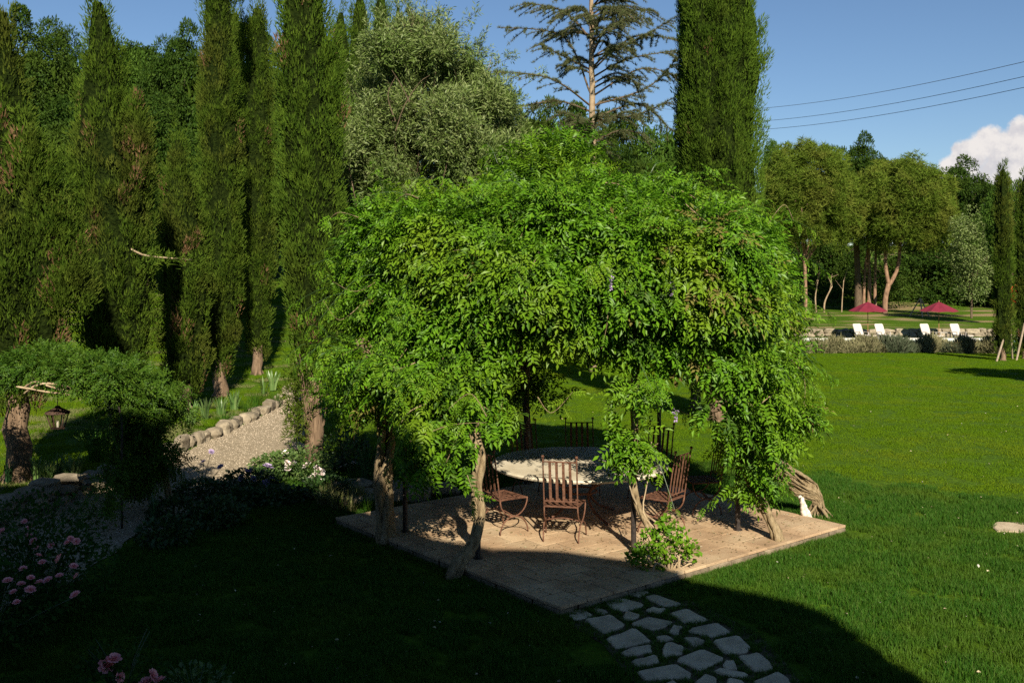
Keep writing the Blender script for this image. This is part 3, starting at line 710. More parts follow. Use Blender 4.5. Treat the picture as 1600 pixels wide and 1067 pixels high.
# ------------------------------------------------------------------ poolside: parasols, loungers, side table
def make_parasol():
    t = thing('parasol', '', 'parasol', group='maroon parasols by the pool'); n = 8; R = 1.42
    cn = Acc(); ang = np.arange(n) * 2 * PI / n
    for k in range(n):
        a0, a1 = ang[k], ang[k] + 2 * PI / n; ks = np.linspace(0, 1, 6)
        rows = []
        for q in ks:
            r = R * q; z = 2.66 - .66 * (.85 * q + .15 * q * q); am = (a0 + a1) / 2
            p0 = np.array([r * math.cos(a0), r * math.sin(a0), z]); p1 = np.array([r * math.cos(a1), r * math.sin(a1), z])
            rows.append([p0, (p0 + p1) / 2 + [0, 0, -.05 * q], p1])
        V = np.array(rows).reshape(-1, 3); i = np.arange(5)[:, None] * 3; j = np.arange(2)[None, :]
        cn.add(V, quads(np.stack([i + j, i + j + 1, i + 4 + j, i + 3 + j], -1)))
    cn.build('canopy', M['maroon'], t)
    for k in range(n):
        Acc().add(*tube([(0, 0, 2.62), (R * math.cos(ang[k]) * .99, R * math.sin(ang[k]) * .99, 1.985)], .011, 5)).build('rib', M['oiled_wood'], t)
    Acc().add(*tube([(0, 0, .05), (0, 0, 2.66)], .028, 8)).build('pole', M['oiled_wood'], t)
    Acc().add(*lathe([(0, 2.66), (.04, 2.67), (.045, 2.70), (.02, 2.74), (0, 2.79)], 10)).build('finial', M['oiled_wood'], t)
    Acc().add(*lathe([(.30, 0), (.30, .06), (.26, .09), (.06, .10), (.06, .28), (0, .28)], 14)).build('base', M['flag'], t)
    return t
PD = 72.3
par = make_parasol(); par2 = copy_tree(par)
for o, px, lb in ((par, 1356, 'maroon parasol between the left pair of white loungers'), (par2, 1467, 'maroon parasol standing over the small side table')):
    x = (px - 800) / FOC * PD; o.location = (x, PD, hz(x, PD)); o['label'] = lb

def make_lounger():
    t = thing('sun_lounger', '', 'sun lounger', group='white sun loungers beside the pool'); m = M['white_plastic']
    # seat faces -y (the camera); backrest rises at y = 0 and leans back
    fr = Acc(); 
    for s in (-1, 1): fr.add(*box(s * .33, -.62, .30, .05, 1.35, .07, .012))
    fr.add(*box(0, -1.27, .30, .62, .05, .07, .012)); fr.add(*box(0, .03, .30, .62, .05, .07, .012)); fr.build('frame', m, t)
    for k in range(11): Acc().add(*box(0, -1.18 + k * .115, .325, .60, .10, .03, .006)).build('seat_slat', m, t)
    V, F = prism([(-.36, 0), (.36, 0), (.36, .72), (.30, .82), (-.30, .82), (-.36, .72)], -.02, .03, .012)
    ca, sa = math.cos(math.radians(66)), math.sin(math.radians(66))
    V = np.stack([V[:, 0], V[:, 1] * ca - V[:, 2] * sa, V[:, 1] * sa + V[:, 2] * ca + .33], -1)
    Acc().add(V, F).build('backrest', m, t)
    for s in (-1, 1):
        Acc().add(*box(s * .36, -.28, .52, .055, .52, .035, .01)).build('armrest', m, t)
        Acc().add(*box(s * .36, -.50, .42, .045, .06, .20, .008)).build('arm_support', m, t)
        for yv in (-.08, -1.15): Acc().add(*box(s * .33, yv, .14, .055, .07, .28, .008)).build('leg', m, t)
    return t
lg = make_lounger()
for i, (px, rz, lb) in enumerate(((1343, 20, 'white lounger farthest left, nearest the gap in the stone wall'), (1377, 18, 'white lounger just right of the left parasol pole'),
                                  (1448, 16, 'white lounger just left of the small side table'), (1495, 14, 'white lounger farthest right, nearest the slim staked cypress'))):
    o = lg if i == 0 else copy_tree(lg); x = (px - 800) / FOC * 70.9
    o.location = (x, 70.9, hz(x, 70.9)); o.rotation_euler = (0, 0, math.radians(rz)); o['label'] = lb
st = thing('side_table', 'small slatted wooden side table under the right parasol', 'side table', ((1474 - 800) / FOC * 71.6, 71.6, hz(31, 71.6)), .2)
for k in range(5): Acc().add(*box(-.36 + k * .18, 0, .46, .17, .62, .03, .006)).build('slat', M['pale_wood'], st)
for sx in (-1, 1):
    for sy in (-1, 1): Acc().add(*box(sx * .38, sy * .24, .22, .055, .055, .44, .006)).build('leg', M['pale_wood'], st)

# ------------------------------------------------------------------ vine arch frame and lantern
ARF, ARB = 13.6, 15.2
ar = thing('garden_arch', 'thin dark iron arch frame over the gravel path', 'garden arch', (-6.5, 14.4, 0))
for (x0, x1, yv) in ((-7.75, -5.33, ARF), (-7.9, -5.55, ARB)):
    P = spline([(x0 + 6.5, yv - 14.4, 0), (x0 + 6.5, yv - 14.4, 1.0), (x0 + 6.55, yv - 14.4, 1.7), (x0 + 7.0, yv - 14.4, 2.02), ((x0 + x1) / 2 + 6.5, yv - 14.4, 2.08), (x1 + 6.0, yv - 14.4, 2.02), (x1 + 6.45, yv - 14.4, 1.7), (x1 + 6.5, yv - 14.4, 1.0), (x1 + 6.5, yv - 14.4, 0)], 50)
    Acc().add(*tube(P, .016, 6)).build('hoop', M['iron'], ar, smooth=True)
for t_ in (.0, .3, .5, .7, 1.0):
    x = -7.8 + t_ * 2.36; z = 1.6 + .47 * math.sin(t_ * PI) ** .5 if 0 < t_ < 1 else 1.2
    Acc().add(*tube([(x + 6.5, -.8, z), (x + 6.4, .8, z)], .012, 5)).build('crossbar', M['iron'], ar)
LP = W(90, 655, 14.0)
ln = thing('lantern', 'tapered rusty iron lantern hanging under the leafy arch', 'lantern', LP)
def frust(n, r0, z0, r1, z1, off=PI / 6):
    return [np.array([[r * math.cos(k * 2 * PI / n + off), r * math.sin(k * 2 * PI / n + off), z] for k in range(n)]) for r, z in ((r0, z0), (r1, z1))]
lo, hi = frust(6, .085, -.12, .145, .085)
for k in range(6):
    Acc().add(*tube([lo[k], hi[k]], .009, 5)).build('frame_bar', M['lantern_iron'], ln)
    k2 = (k + 1) % 6
    Acc().add(np.array([lo[k], lo[k2], hi[k2], hi[k]]) * [.95, .95, 1], [[0, 1, 2], [0, 2, 3]]).build('pane', M['glass'], ln)
Acc().add(*lathe([(0, -.13), (.10, -.13), (.10, -.115), (0, -.115)], 6)).build('base', M['lantern_iron'], ln)
Acc().add(*lathe([(.155, .08), (.172, .085), (.165, .105), (.07, .155), (.045, .165), (.03, .19), (0, .195)], 12)).build('roof', M['lantern_iron'], ln)
Acc().add(*tube([(0, 0, .19), (0, 0, .42)], .006, 5)).build('chain', M['iron'], ln)
Acc().add(*tube([(0, 0, -.11), (0, 0, -.02)], .018, 8)).build('candle', M['white_petal'], ln)

# timber props round the slim cypress and a timber tripod beside the right parasol
for (pa, pb, d1, d2, lb) in (((1557, 567), (1577, 500), 46.0, 46.6, 'grey timber prop leaning on the left of the staked cypress'), ((1588, 560), (1601, 505), 46.5, 46.8, 'grey timber prop leaning right of the staked cypress'),
                             ((1582, 552), (1578, 505), 47.6, 46.8, 'grey timber prop standing behind the staked cypress')):
    A, B = W(*pa, d1), W(*pb, d2); A[2] = hz(A[0], A[1]) - .03
    tag(Acc().add(*tube([A, B], .045, 8)).build('timber_prop', M['stake_wood']), lb, 'prop', 'timber props staking the slim cypress')
tp = thing('timber_tripod', 'pale timber tripod on the grass beyond the right parasol', 'tripod', (*W(1438, 487, 92)[:2], hz(38, 92)))
for a_ in (0.3, 2.4, 4.5): Acc().add(*tube([(1.0 * math.cos(a_), 1.0 * math.sin(a_), 0), (0.04 * math.cos(a_), .04 * math.sin(a_), 1.7)], .06, 7)).build('leg', M['stake_wood'], tp)

# ------------------------------------------------------------------ vegetation builders
UP = np.array([0, 0, 1.0])

def leaf_cloud(acc, rs, C, R, n, base, size, nrm=None, droop=.3, m=0, shell=.45, outward=.8):
    """n leaves on the outer part of a clump at C (radius R, 3-vector ok), leaning outwards and drooping"""
    d = rdir(n, rs)
    if nrm is not None:
        f = (d @ nrm) < -.25; d[f] *= -1
    r = rs.uniform(shell, 1, (n, 1)) ** .7
    p = C + d * r * np.asarray(R)
    D = unit(d * outward + rs.normal(0, .45, (n, 3)) - UP * droop)
    N = unit(d + UP * .6 + rs.normal(0, .45, (n, 3)))
    acc.add(*stamp(*base, p, frames(D, N), rs.uniform(*size, n)), m)

def bark_tube(acc, P, R, n=9, seed=0, m=0, jit=.12):
    acc.add(*tube(P, R, n, True, jit, np.random.default_rng(seed)), m)

# ---- cypress: fluted column of upright plumes round a twiggy core, coloured dark as shade between them
def cypress(seed, z0, h, prof, spires=(), mats=None, dry=.04, dens=23.0, tuft=(.07, .125), per=42, lean=(0, 0), fat=.88):
    rs = np.random.default_rng(seed); a = Acc(); ph = rs.uniform(0, 6.28, 8); f = np.array(prof)
    rad = lambda z: np.interp(z, f[:, 0], f[:, 1]) * fat
    def lump(th, z): return 1 + .09 * np.sin(3 * th + ph[0] + .45 * z) + .10 * np.sin(5 * th + ph[1] - .30 * z) + .09 * np.sin(8 * th + ph[2] + .6 * z) + .06 * np.sin(13 * th + ph[5] - .9 * z) + .06 * np.sin(1.9 * z + ph[3] + th) + .05 * np.sin(4.7 * z + ph[4] + 3 * th)
    cx = lambda z: lean[0] * (np.maximum(z - z0, 0) / (h - z0)) ** 1.5; cy = lambda z: lean[1] * (np.maximum(z - z0, 0) / (h - z0)) ** 1.5
    zs = np.linspace(z0, h, 200); area = np.trapz(2 * PI * rad(zs), zs); n = int(area * dens)
    cdf = np.cumsum(rad(zs) + .03); cdf /= cdf[-1]
    z = np.interp(rs.uniform(0, 1, n), cdf, zs); th = rs.uniform(0, 2 * PI, n)
    r = rad(z) * lump(th, z); dq = rs.uniform(.80, .98, n)
    base = np.stack([cx(z) + r * np.cos(th) * dq, cy(z) + r * np.sin(th) * dq, z - .22], -1)
    out = np.stack([np.cos(th), np.sin(th), np.zeros(n)], -1)
    for (sx, sy, sz, sr, sh) in spires:                       # extra leaders standing free of the main column
        k = int(2 * PI * sr * sh * dens * 1.6); q = rs.uniform(0, 1, k) ** 1.3; t2 = rs.uniform(0, 2 * PI, k); rr = sr * (1 - q) ** .7
        base = np.concatenate([base, np.stack([sx + rr * np.cos(t2), sy + rr * np.sin(t2), sz + q * sh - .2], -1)])
        out = np.concatenate([out, np.stack([np.cos(t2), np.sin(t2), np.zeros(k)], -1)])
    n = len(base)
    ax = unit(UP + out * rs.uniform(.04, .30, (n, 1)) + rs.normal(0, .07, (n, 3))); ln = rs.uniform(.28, .60, n)
    patchy = np.sin(base[:, 2] * 2.1 + ph[6]) * np.sin(np.arctan2(out[:, 1], out[:, 0]) * 2 + ph[7] + base[:, 2])
    kind = (rs.uniform(size=n) < dry * 2.2 * np.clip(patchy, 0, 1) * np.clip(1.7 - 1.4 * (base[:, 2] - z0) / (h - z0), .2, 1.7)).astype(int)
    for kd in (0, 1):
        sel = np.where(kind == kd)[0]
        if len(sel) == 0: continue
        idx = np.repeat(sel, per); t = rs.uniform(0, 1, len(idx)) ** .8; d = rdir(len(idx), rs)
        wdt = (.035 + .075 * np.sin(PI * np.clip(t * .8 + .1, 0, 1)))[:, None]
        p = base[idx] + ax[idx] * (t * ln[idx])[:, None] + d * wdt
        D = unit(ax[idx] * 1.1 + d * .5 + out[idx] * .2 + rs.normal(0, .18, (len(idx), 3)))
        a.add(*stamp(*TUFT, p, frames(D, d * .7 + out[idx]), rs.uniform(*tuft, len(idx))), kd)
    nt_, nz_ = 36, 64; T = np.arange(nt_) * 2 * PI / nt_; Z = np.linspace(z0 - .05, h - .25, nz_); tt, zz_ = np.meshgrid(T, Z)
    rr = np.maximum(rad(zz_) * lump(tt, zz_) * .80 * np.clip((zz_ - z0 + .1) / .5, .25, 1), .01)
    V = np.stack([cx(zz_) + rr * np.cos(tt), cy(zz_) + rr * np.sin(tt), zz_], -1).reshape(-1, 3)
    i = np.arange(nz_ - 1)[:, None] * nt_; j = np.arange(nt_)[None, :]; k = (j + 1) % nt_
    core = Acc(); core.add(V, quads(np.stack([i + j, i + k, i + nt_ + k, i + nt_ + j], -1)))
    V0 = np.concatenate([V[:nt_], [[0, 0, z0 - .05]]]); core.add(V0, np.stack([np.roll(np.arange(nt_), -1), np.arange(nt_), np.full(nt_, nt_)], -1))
    return a.mesh('cypress_crown', [mats or M['cypress'], M['dry']]), core.mesh('cypress_core', [M['cypress_core']], True)

def put_cypress(label, base, meshes, trunk_r, trunk_h, group, scale=1.0, rz=0.0, zbase=None):
    x, y = base[:2]; z = hz(x, y) if zbase is None else zbase
    t = thing('cypress_tree', label, 'cypress', (x, y, z - .03), rz, group, scale)
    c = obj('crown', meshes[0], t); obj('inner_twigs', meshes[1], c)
    rs = np.random.default_rng(int(abs(x * 100)) + 3); P = [(rs.normal(0, .02), rs.normal(0, .02), q) for q in np.linspace(-.05, trunk_h, 9)]; P[0] = (0, 0, -.05)
    tr = Acc(); tr.add(*tube(P, np.linspace(trunk_r * 1.35, trunk_r * .8, 9), 11, True, .14, rs))
    for k in range(6):
        a_ = k * 1.05 + rs.uniform(0, .5); tr.add(*tube([(0, 0, .12), (trunk_r * .9 * math.cos(a_), trunk_r * .9 * math.sin(a_), .10), (trunk_r * 1.9 * math.cos(a_), trunk_r * 1.9 * math.sin(a_), -.06)], [trunk_r * .5, trunk_r * .45, trunk_r * .2], 6, True, .15, rs))
    tr.build('trunk', M['cypress_bark'], t, smooth=True)
    return t

# ---- broad-leaved woodland crowns, shared by the trees
def wood_crown(seed, mat_, leaf=LEAF, size=(.15, .26), w_=7.0, h_=7.5, ncl=105, per=280, gaps=.0):
    rs = np.random.default_rng(seed); a = Acc()
    for k in range(ncl):
        d = rdir(1, rs)[0]; d[2] = d[2] * .9 + .08
        r = rs.uniform(.45, 1.0) ** .6; lobe = 1 + .20 * math.sin(3 * math.atan2(d[1], d[0]) + seed) + .15 * math.sin(5 * d[2] + seed * 2)
        c = d * np.array([w_ / 2 * .82, w_ / 2 * .82, h_ / 2 * .84]) * r * lobe; R = rs.uniform(.55, 1.15) * np.array([1, 1, .75])
        leaf_cloud(a, rs, c, R, per, leaf, size, unit(d + UP * .3), .15, 0, .5)
    for k in range(34):
        c = rdir(1, rs)[0] * np.array([w_, w_, h_]) * .5 * rs.uniform(.1, .62); leaf_cloud(a, rs, c, .8, 80, BROAD, (.34, .55), None, .1)
    return a.mesh('tree_crown', [mat_])

def limbs(rs, h0, spread, top, n=7, r0=.16):
    a = Acc(); a.add(*tube(spline([(0, 0, -.2), (rs.normal(0, .1), rs.normal(0, .1), h0 * .5), (rs.normal(0, .2), rs.normal(0, .2), h0), (rs.normal(0, .3), rs.normal(0, .3), top * .85)], 14), np.linspace(r0, r0 * .35, 14), 9, True, .08, rs))
    for k in range(n):
        t = k * 2 * PI / n + rs.uniform(-.3, .3); s = spread * rs.uniform(.6, 1); zt = rs.uniform(h0 * 1.1, top)
        a.add(*tube(spline([(0, 0, h0 * rs.uniform(.6, 1)), (s * .4 * math.cos(t), s * .4 * math.sin(t), (h0 + zt) / 2 + .2), (s * math.cos(t), s * math.sin(t), zt)], 8), np.linspace(r0 * .45, r0 * .12, 8), 6, True, .08, rs))
    return a

CROWNS = [wood_crown(s, M['wood']) for s in (101, 102, 103)] + [wood_crown(104, M['wood_light'], per=200), wood_crown(105, M['wood'], w_=7.5, h_=6.0)]
LIMBS = [limbs(np.random.default_rng(120 + s), 2.2, 2.6, 6.0).mesh('tree_trunk', [M['bark']], True) for s in range(3)]
def wood_tree(i, px, top, d, wpx, label, group, crown=None, bottom=None):
    x = (px - 800) / FOC * d; z = hz(x, d); ztop = EYE - (top - HORIZON) / FOC * d; s = wpx * d / FOC / 7.0 * (1.18 if px < 1060 else 1.05); ztop += .35
    t = thing('woodland_tree', label, 'tree', (x, d, z), (i * 2.399) % 6.28, group)
    H = ztop - z; ch = s * 7.5; cz = H - ch * .5
    zs = 1.0
    if cz - ch * .5 > .30 * H:                                    # stretch the crown down towards the ground
        zs = min((H * .80) / ch, 2.2); cz = H - ch * zs * .5
    obj('crown', CROWNS[i % 5 if crown is None else crown], t, (0, 0, cz), None, (s, s, s * zs))
    obj('trunk', LIMBS[i % 3], t, (0, 0, 0), None, (s, s, max(H * .8, 1) / 6.0))
    return t

GS = 'trees of the wooded slope behind the cypresses'
slope = [(-60, 25, 50, 160, 'woodland tree at the left edge behind the trunk of the leftmost cypress'), (42, 36, 52, 130, 'dark woodland tree rising right of the leftmost cypress tip'),
 (100, 45, 57, 105, 'rounded woodland tree crown just left of the pointed second cypress'), (178, 62, 58, 120, 'woodland tree crown just right of the pointed second cypress tip'),
 (236, 52, 61, 130, 'tall rounded woodland tree midway between second and fourth cypress'), (286, 42, 57, 105, 'woodland tree crown touching the left side of the twin-spired cypress'),
 (425, 72, 60, 85, 'woodland tree seen between the ragged cypress and the broad tall one'), (508, 112, 52, 95, 'woodland tree between the broad cypress and the distant cypress group'),
 (345, 120, 58, 100, 'woodland tree hidden behind the twin-spired cypress'), (15, 190, 43, 150, 'low shaded woodland tree behind the leftmost cypress'),
 (92, 165, 44, 130, 'dark bushy woodland tree between the first and second cypress'), (238, 165, 43, 150, 'dense woodland tree above the small third cypress'),
 (228, 300, 40, 130, 'low leafy woodland tree just left of the small third cypress'), (415, 185, 45, 120, 'woodland tree behind the ragged narrow cypress'),
 (405, 290, 41, 110, 'low woodland tree at the foot of the slope behind the ragged cypress'), (520, 235, 43, 120, 'woodland tree behind the left side of the silver willow'),
 (112, 310, 40, 130, 'low woodland tree at the foot of the slope, left of the second cypress'), (335, 245, 44, 130, 'woodland tree low behind the twin-spired cypress'),
 (-40, 260, 41, 150, 'low woodland tree at the far left foot of the slope')]
for i, q in enumerate(slope): wood_tree(i, *q, GS)
GM = 'trees behind the cedar and the silver willow'
mid = [(742, 150, 60, 109, 'green tree behind the thin upper twigs of the silver willow'), (795, 126, 62, 126, 'green tree sloping down between the silver willow and the cedar'), (852, 163, 64, 126, 'green tree just left of the cedar trunk'),
 (912, 183, 68, 126, 'green tree directly behind the cedar trunk'), (985, 178, 70, 138, 'green tree just right of the cedar trunk'), (1046, 170, 66, 114, 'green tree touching the left side of the great cypress'),
 (1022, 228, 50, 149, 'dark low tree between the cedar and the great cypress'), (962, 240, 48, 126, 'dark low tree below the cedar branches'), (868, 233, 48, 138, 'bushy green tree left below the cedar'), (1120, 228, 60, 126, 'green tree hidden behind the great cypress')]
for i, q in enumerate(mid): wood_tree(i + 3, *q, GM)
GR = 'trees of the wood beyond the pool'
right = [(1214, 206, 125, 62, 'loose pale tree top left above the left umbrella pine', 3), (1346, 212, 128, 95, 'dark rounded tree rising behind both umbrella pines', 0), (1302, 238, 124, 80, 'dark tree crown in the dip between the two umbrella pines', 1),
 (1438, 262, 122, 70, 'dark tree behind the top of the right umbrella pine', 2), (1500, 248, 124, 105, 'big dark tree under the cloud right of the pines', 0), (1548, 300, 118, 90, 'dark tree behind the slim staked cypress', 1),
 (1578, 262, 80, 80, 'sparse bright green tree at the right edge behind the slim cypress', 3), (1232, 350, 118, 110, 'shaded tree left of the left pine trunk', 2), (1305, 365, 120, 120, 'shaded tree between the two pine trunks', 4),
 (1425, 375, 116, 130, 'shaded tree right of the forked pine trunk', 1), (1500, 360, 112, 120, 'shaded tree behind the right parasol', 2), (1555, 380, 110, 110, 'shaded tree behind the foot of the slim cypress', 0), (1612, 340, 105, 120, 'shaded tree at the right edge of the wood', 1),
 (1700, 280, 110, 170, 'tall tree beyond the right edge of the picture', 0), (1180, 300, 120, 110, 'tree behind the right side of the great cypress', 2)]
for i, q in enumerate(right): wood_tree(i + 1, *q[:5], GR, q[5])
# hedge-like undergrowth closing the foot of the wood
a = Acc(); rs = np.random.default_rng(55)
for k in range(90):
    x = rs.uniform(22, 66); y = rs.uniform(106, 116); leaf_cloud(a, rs, np.array([x, y, hz(x, y) + rs.uniform(.3, 3.5)]), np.array([1.6, 1.6, 1.5]), 130, LEAF, (.22, .42), -np.array([0, 1.0, 0]), .1)
for k in range(120):
    x = rs.uniform(-32, -6); y = rs.uniform(38.5, 46); leaf_cloud(a, rs, np.array([x, y, hz(x, y) + rs.uniform(.2, 1.6)]), np.array([1.1, 1.1, 1.0]), 130, LEAF, (.12, .24), -np.array([0, 1.0, 0]), .1)
for k in range(70):
    x = rs.uniform(-5, 13); y = rs.uniform(44, 50); leaf_cloud(a, rs, np.array([x, y, hz(x, y) + rs.uniform(.2, 3.6)]), np.array([1.2, 1.2, 1.1]), 150, LEAF, (.12, .24), -np.array([0, 1.0, 0]), .1)
tag(a.build('undergrowth', M['wood']), 'tangled dark undergrowth along the foot of the woods', kind='stuff')

# a broadleaf tree just outside the right edge; its shadow lies across the far lawn
t = thing('lawn_tree', 'broad leafy lawn tree standing beyond the right edge of the picture', 'tree', (21.6, 27.5, hz(21.6, 27.5)))
obj('crown', CROWNS[0], t, (0, 0, 6.4), None, .72); obj('trunk', LIMBS[0], t, None, None, (.8, .8, 1.0))

# thin bare trunks in the shade below the umbrella pines
rs = np.random.default_rng(61)
for k, (px, py, hh, wd, rd, lb) in enumerate(((1341, 486, 9, .42, 0, 'thick dark trunk between the two umbrella pines'), (1358, 486, 8, .24, 1, 'reddish leaning trunk left of the forked pine'), (1368, 487, 7, .2, 1, 'thin reddish trunk close left of the forked pine'),
     (1276, 486, 4, .09, 2, 'pale broken trunk right of the left pine'), (1288, 486, 2.6, .11, 2, 'short pale stump right of the left pine'), (1315, 486, 3.2, .07, 2, 'pale thin bare sapling between the pines'), (1350, 486, 8, .18, 1, 'slim reddish trunk beside the thick dark trunk'))):
    d = 100; x = (px - 800) / FOC * d; z = hz(x, d)
    a = Acc(); P = spline([(0, 0, -.2), (rs.normal(0, .10), 0, hh * .4), (rs.normal(0, .35), 0, hh)], 10); a.add(*tube(P, np.linspace(wd, wd * .5, 10), 7, True, .1, rs))
    for b in range(3):
        q = P[rs.integers(5, 10)]; a.add(*tube([q, q + [rs.normal(0, .25), 0, rs.uniform(.4, 1.0)], q + [rs.normal(0, .5), 0, rs.uniform(1.0, 2)]], [wd * .35, wd * .25, wd * .1], 5))
    tag(a.build('bare_trunk', [M['bark'], M['pine_bark'], M['cedar_bark']][rd] , smooth=True, loc=(x, d, z)), lb, 'tree trunk', 'bare trunks below the umbrella pines')

# ---- umbrella pines
def pine(label, px, d, top, rx, rz, fork, seed):
    rs = np.random.default_rng(seed); x = (px - 800) / FOC * d; z = hz(x, d); H = EYE - (top - HORIZON) / FOC * d - z
    t = thing('umbrella_pine', label, 'pine', (x, d, z), 0, 'umbrella pines beyond the pool'); cz = H - rz; off = (1.3 if fork else .3)
    tr = Acc(); hb = cz - rz * .75
    if fork:
        f = 2.9
        tr.add(*tube(spline([(-.4, 0, -.2), (-.35, 0, f * .5), (.0, 0, f)], 8), np.linspace(.27, .23, 8), 10, True, .07, rs))
        stems = [spline([(0, 0, f - .2), (-.35, 0, f + 2), (-.2, 0, hb + 2), (-.6, 0, cz)], 12), spline([(0, 0, f - .2), (.9, .1, f + 1.6), (1.2, .1, hb + 1), (1.8, 0, cz)], 12)]
    else: stems = [spline([(0, 0, -.2), (.05, 0, 2), (-.1, 0, hb), (-.2, 0, cz)], 14)]
    for s in stems: tr.add(*tube(s, np.linspace(.20, .12, len(s)), 10, True, .07, rs))
    tips = []
    for k in range(34):
        s = stems[k % len(stems)]; q = s[rs.integers(len(s) // 2, len(s))]; dd = rdir(1, rs)[0]; dd[2] = abs(dd[2]) * 1.1 - .25
        e = np.array([off, 0, cz]) + dd * np.array([rx, rx, rz]) * .86
        mth = (q + e) / 2 + np.array([0, 0, -.5]); P = spline([q, mth, e], 8); tr.add(*tube(P, np.linspace(.11, .03, 8), 5, True, .1, rs)); tips.append(P)
    tr.build('trunk', M['pine_bark'], t, smooth=True)
    a = Acc(); ctr = np.array([off, 0, cz])
    for k in range(165):                                         # separate boughs with small gaps between them
        zf = 1 - 2 * (k + .5) / 165; dd = np.array([math.sqrt(1 - zf * zf) * math.cos(k * 2.39996), math.sqrt(1 - zf * zf) * math.sin(k * 2.39996), zf]) + rs.normal(0, .06, 3)
        if dd[2] < -.75: continue
        cc = ctr + dd * np.array([rx, rx, rz]) * (rs.uniform(.80, .95) if k % 4 else rs.uniform(.3, .65)); n = 120; pd = rdir(n, rs)
        p = cc + pd * rs.uniform(.2, 1, (n, 1)) ** .6 * np.array([1.0, 1.0, 1.15]) * rs.uniform(.75, 1.25)
        D = unit(pd * .5 + dd * .35 + UP * .75 + rs.normal(0, .22, p.shape)); a.add(*stamp(*NEEDLE, p, frames(D, rdir(n, rs)), rs.uniform(.34, .60, n)))
    a.build('crown', M['pine'], t)
pine('umbrella pine with a single straight trunk, left of the pair', 1258, 97, 226, 4.7, 5.6, False, 5)
pine('umbrella pine with a forked trunk, right of the pair', 1389, 97, 250, 4.75, 4.9, True, 6)

# silver tree right of the pines
x = (1518 - 800) / FOC * 90; t = thing('silver_tree', 'pale silvery tree in front of the dark wood right of the pines', 'tree', (x, 90, hz(x, 90)))
rs = np.random.default_rng(66); a = Acc()
for k in range(56): leaf_cloud(a, rs, np.array([0, 0, 5.9]) + rdir(1, rs)[0] * [2.0, 1.6, 4.2] * rs.uniform(.5, 1), .8, 170, LEAF, (.15, .28), None, .1)
a.build('crown', M['olive'], t); obj('trunk', LIMBS[1], t, None, None, (.7, .6, 1.1))

# ---- cypresses
GC = 'cypresses lining the gravel path'
cy = lambda px, py: G(px, py)[:2]
b1 = cy(27, 770); m1 = cypress(201, 1.3, 7.75, [(1.2, .30), (1.9, .78), (3.2, .92), (4.3, .80), (5.0, .52), (5.8, .34), (6.8, .20), (7.75, .04)], ((.50, -.1, 4.0, .25, 1.2), (.28, -.3, 4.6, .22, 1.0), (.80, 0, 2.8, .32, 1.4)), dry=.16, lean=(-.25, 0), fat=.84)
c1 = put_cypress('shaggy cypress with brown patches and a bare lower trunk at the left edge', b1, m1, .17, 2.4, GC)
b2 = cy(186, 700); m2 = cypress(202, 1.2, 8.95, [(1.1, .35), (2.0, .74), (3.6, .86), (5.4, .80), (6.6, .55), (7.6, .36), (8.3, .22), (8.95, .03)], ((.40, -.2, 5.0, .3, 1.6),), dry=.07, lean=(-.46, 0))
put_cypress('broad pointed cypress behind the leafy arch, second from the left', b2, m2, .16, 2.6, GC)
b3 = cy(290, 655); m3 = cypress(203, .5, 6.7, [(.4, .25), (1.2, .52), (3.2, .62), (5, .45), (6.7, .03)], dry=.10, lean=(-.2, 0))
put_cypress('short narrow cypress with an orange dry patch, third from the left', b3, m3, .13, 1.6, GC)
b4 = cy(345, 633); m4 = cypress(204, .7, 11.2, [(.6, .22), (1.6, .48), (3.4, .60), (5.5, .58), (8, .50), (11.2, .28)], ((-.30, 0, 10.6, .32, 2.4), (.22, 0, 10.4, .30, 2.4)), dry=.02, lean=(-.1, 0))
put_cypress('tall dense cypress with twin spires running out of the top, fourth from the left', b4, m4, .15, 2.0, GC)
b5 = cy(402, 613); m5 = cypress(205, .6, 10.8, [(.5, .2), (1.5, .38), (4, .46), (7, .48), (9, .42), (10, .3), (10.8, .05)], ((-.3, 0, 9.2, .2, 1.0),), dry=.02)
put_cypress('slim ragged-tipped cypress right of the twin-spired one', b5, m5, .12, 1.8, GC)
put_cypress('thin dark cypress spire squeezed between the twin-spired and the ragged cypress', ((366 - 800) / FOC * 32, 32), m5, .12, 1.8, GC, (1.0, 1.0, 1.02), 2.0)
b6 = cy(491, 720); m6 = cypress(206, 1.55, 9.4, [(1.5, .30), (2.2, .50), (3.4, .56), (5.2, .58), (7.4, .54), (9.4, .34)], ((.30, 0, 6.4, .22, 1.4),), M['cypress_green'], dry=.06, lean=(-.25, 0))
c6 = put_cypress('tall cypress with a thicket of bare brown stems at its foot, right of the path', b6, m6, .13, 2.6, GC)
rs = np.random.default_rng(77); a = Acc()                                     # the thicket of stripped stems
for k in range(46):
    t_ = rs.uniform(0, 2 * PI); r0, r1 = rs.uniform(.03, .15), rs.uniform(.15, .38); zt = rs.uniform(1.2, 2.3)
    a.add(*tube(spline([(r0 * math.cos(t_), r0 * math.sin(t_), rs.uniform(.2, .6)), ((r0 + r1) / 2 * math.cos(t_), (r0 + r1) / 2 * math.sin(t_), zt * .6), (r1 * math.cos(t_ + .2) + rs.normal(0, .05), r1 * math.sin(t_ + .2), zt)], 7), np.linspace(.016, .005, 7), 5, True, .1, rs))
a.build('bare_stems', M['cypress_bark'], c6)
a = Acc()
for k in range(22): leaf_cloud(a, rs, np.array([rs.uniform(-.50, -.12), rs.uniform(-.25, .3), rs.uniform(.5, 2.0)]), .20, 60, TUFT, (.08, .14), None, -.3)
a.build('low_shoots', M['cypress'], c6)
GT = 'far cypresses showing above the silver willow'
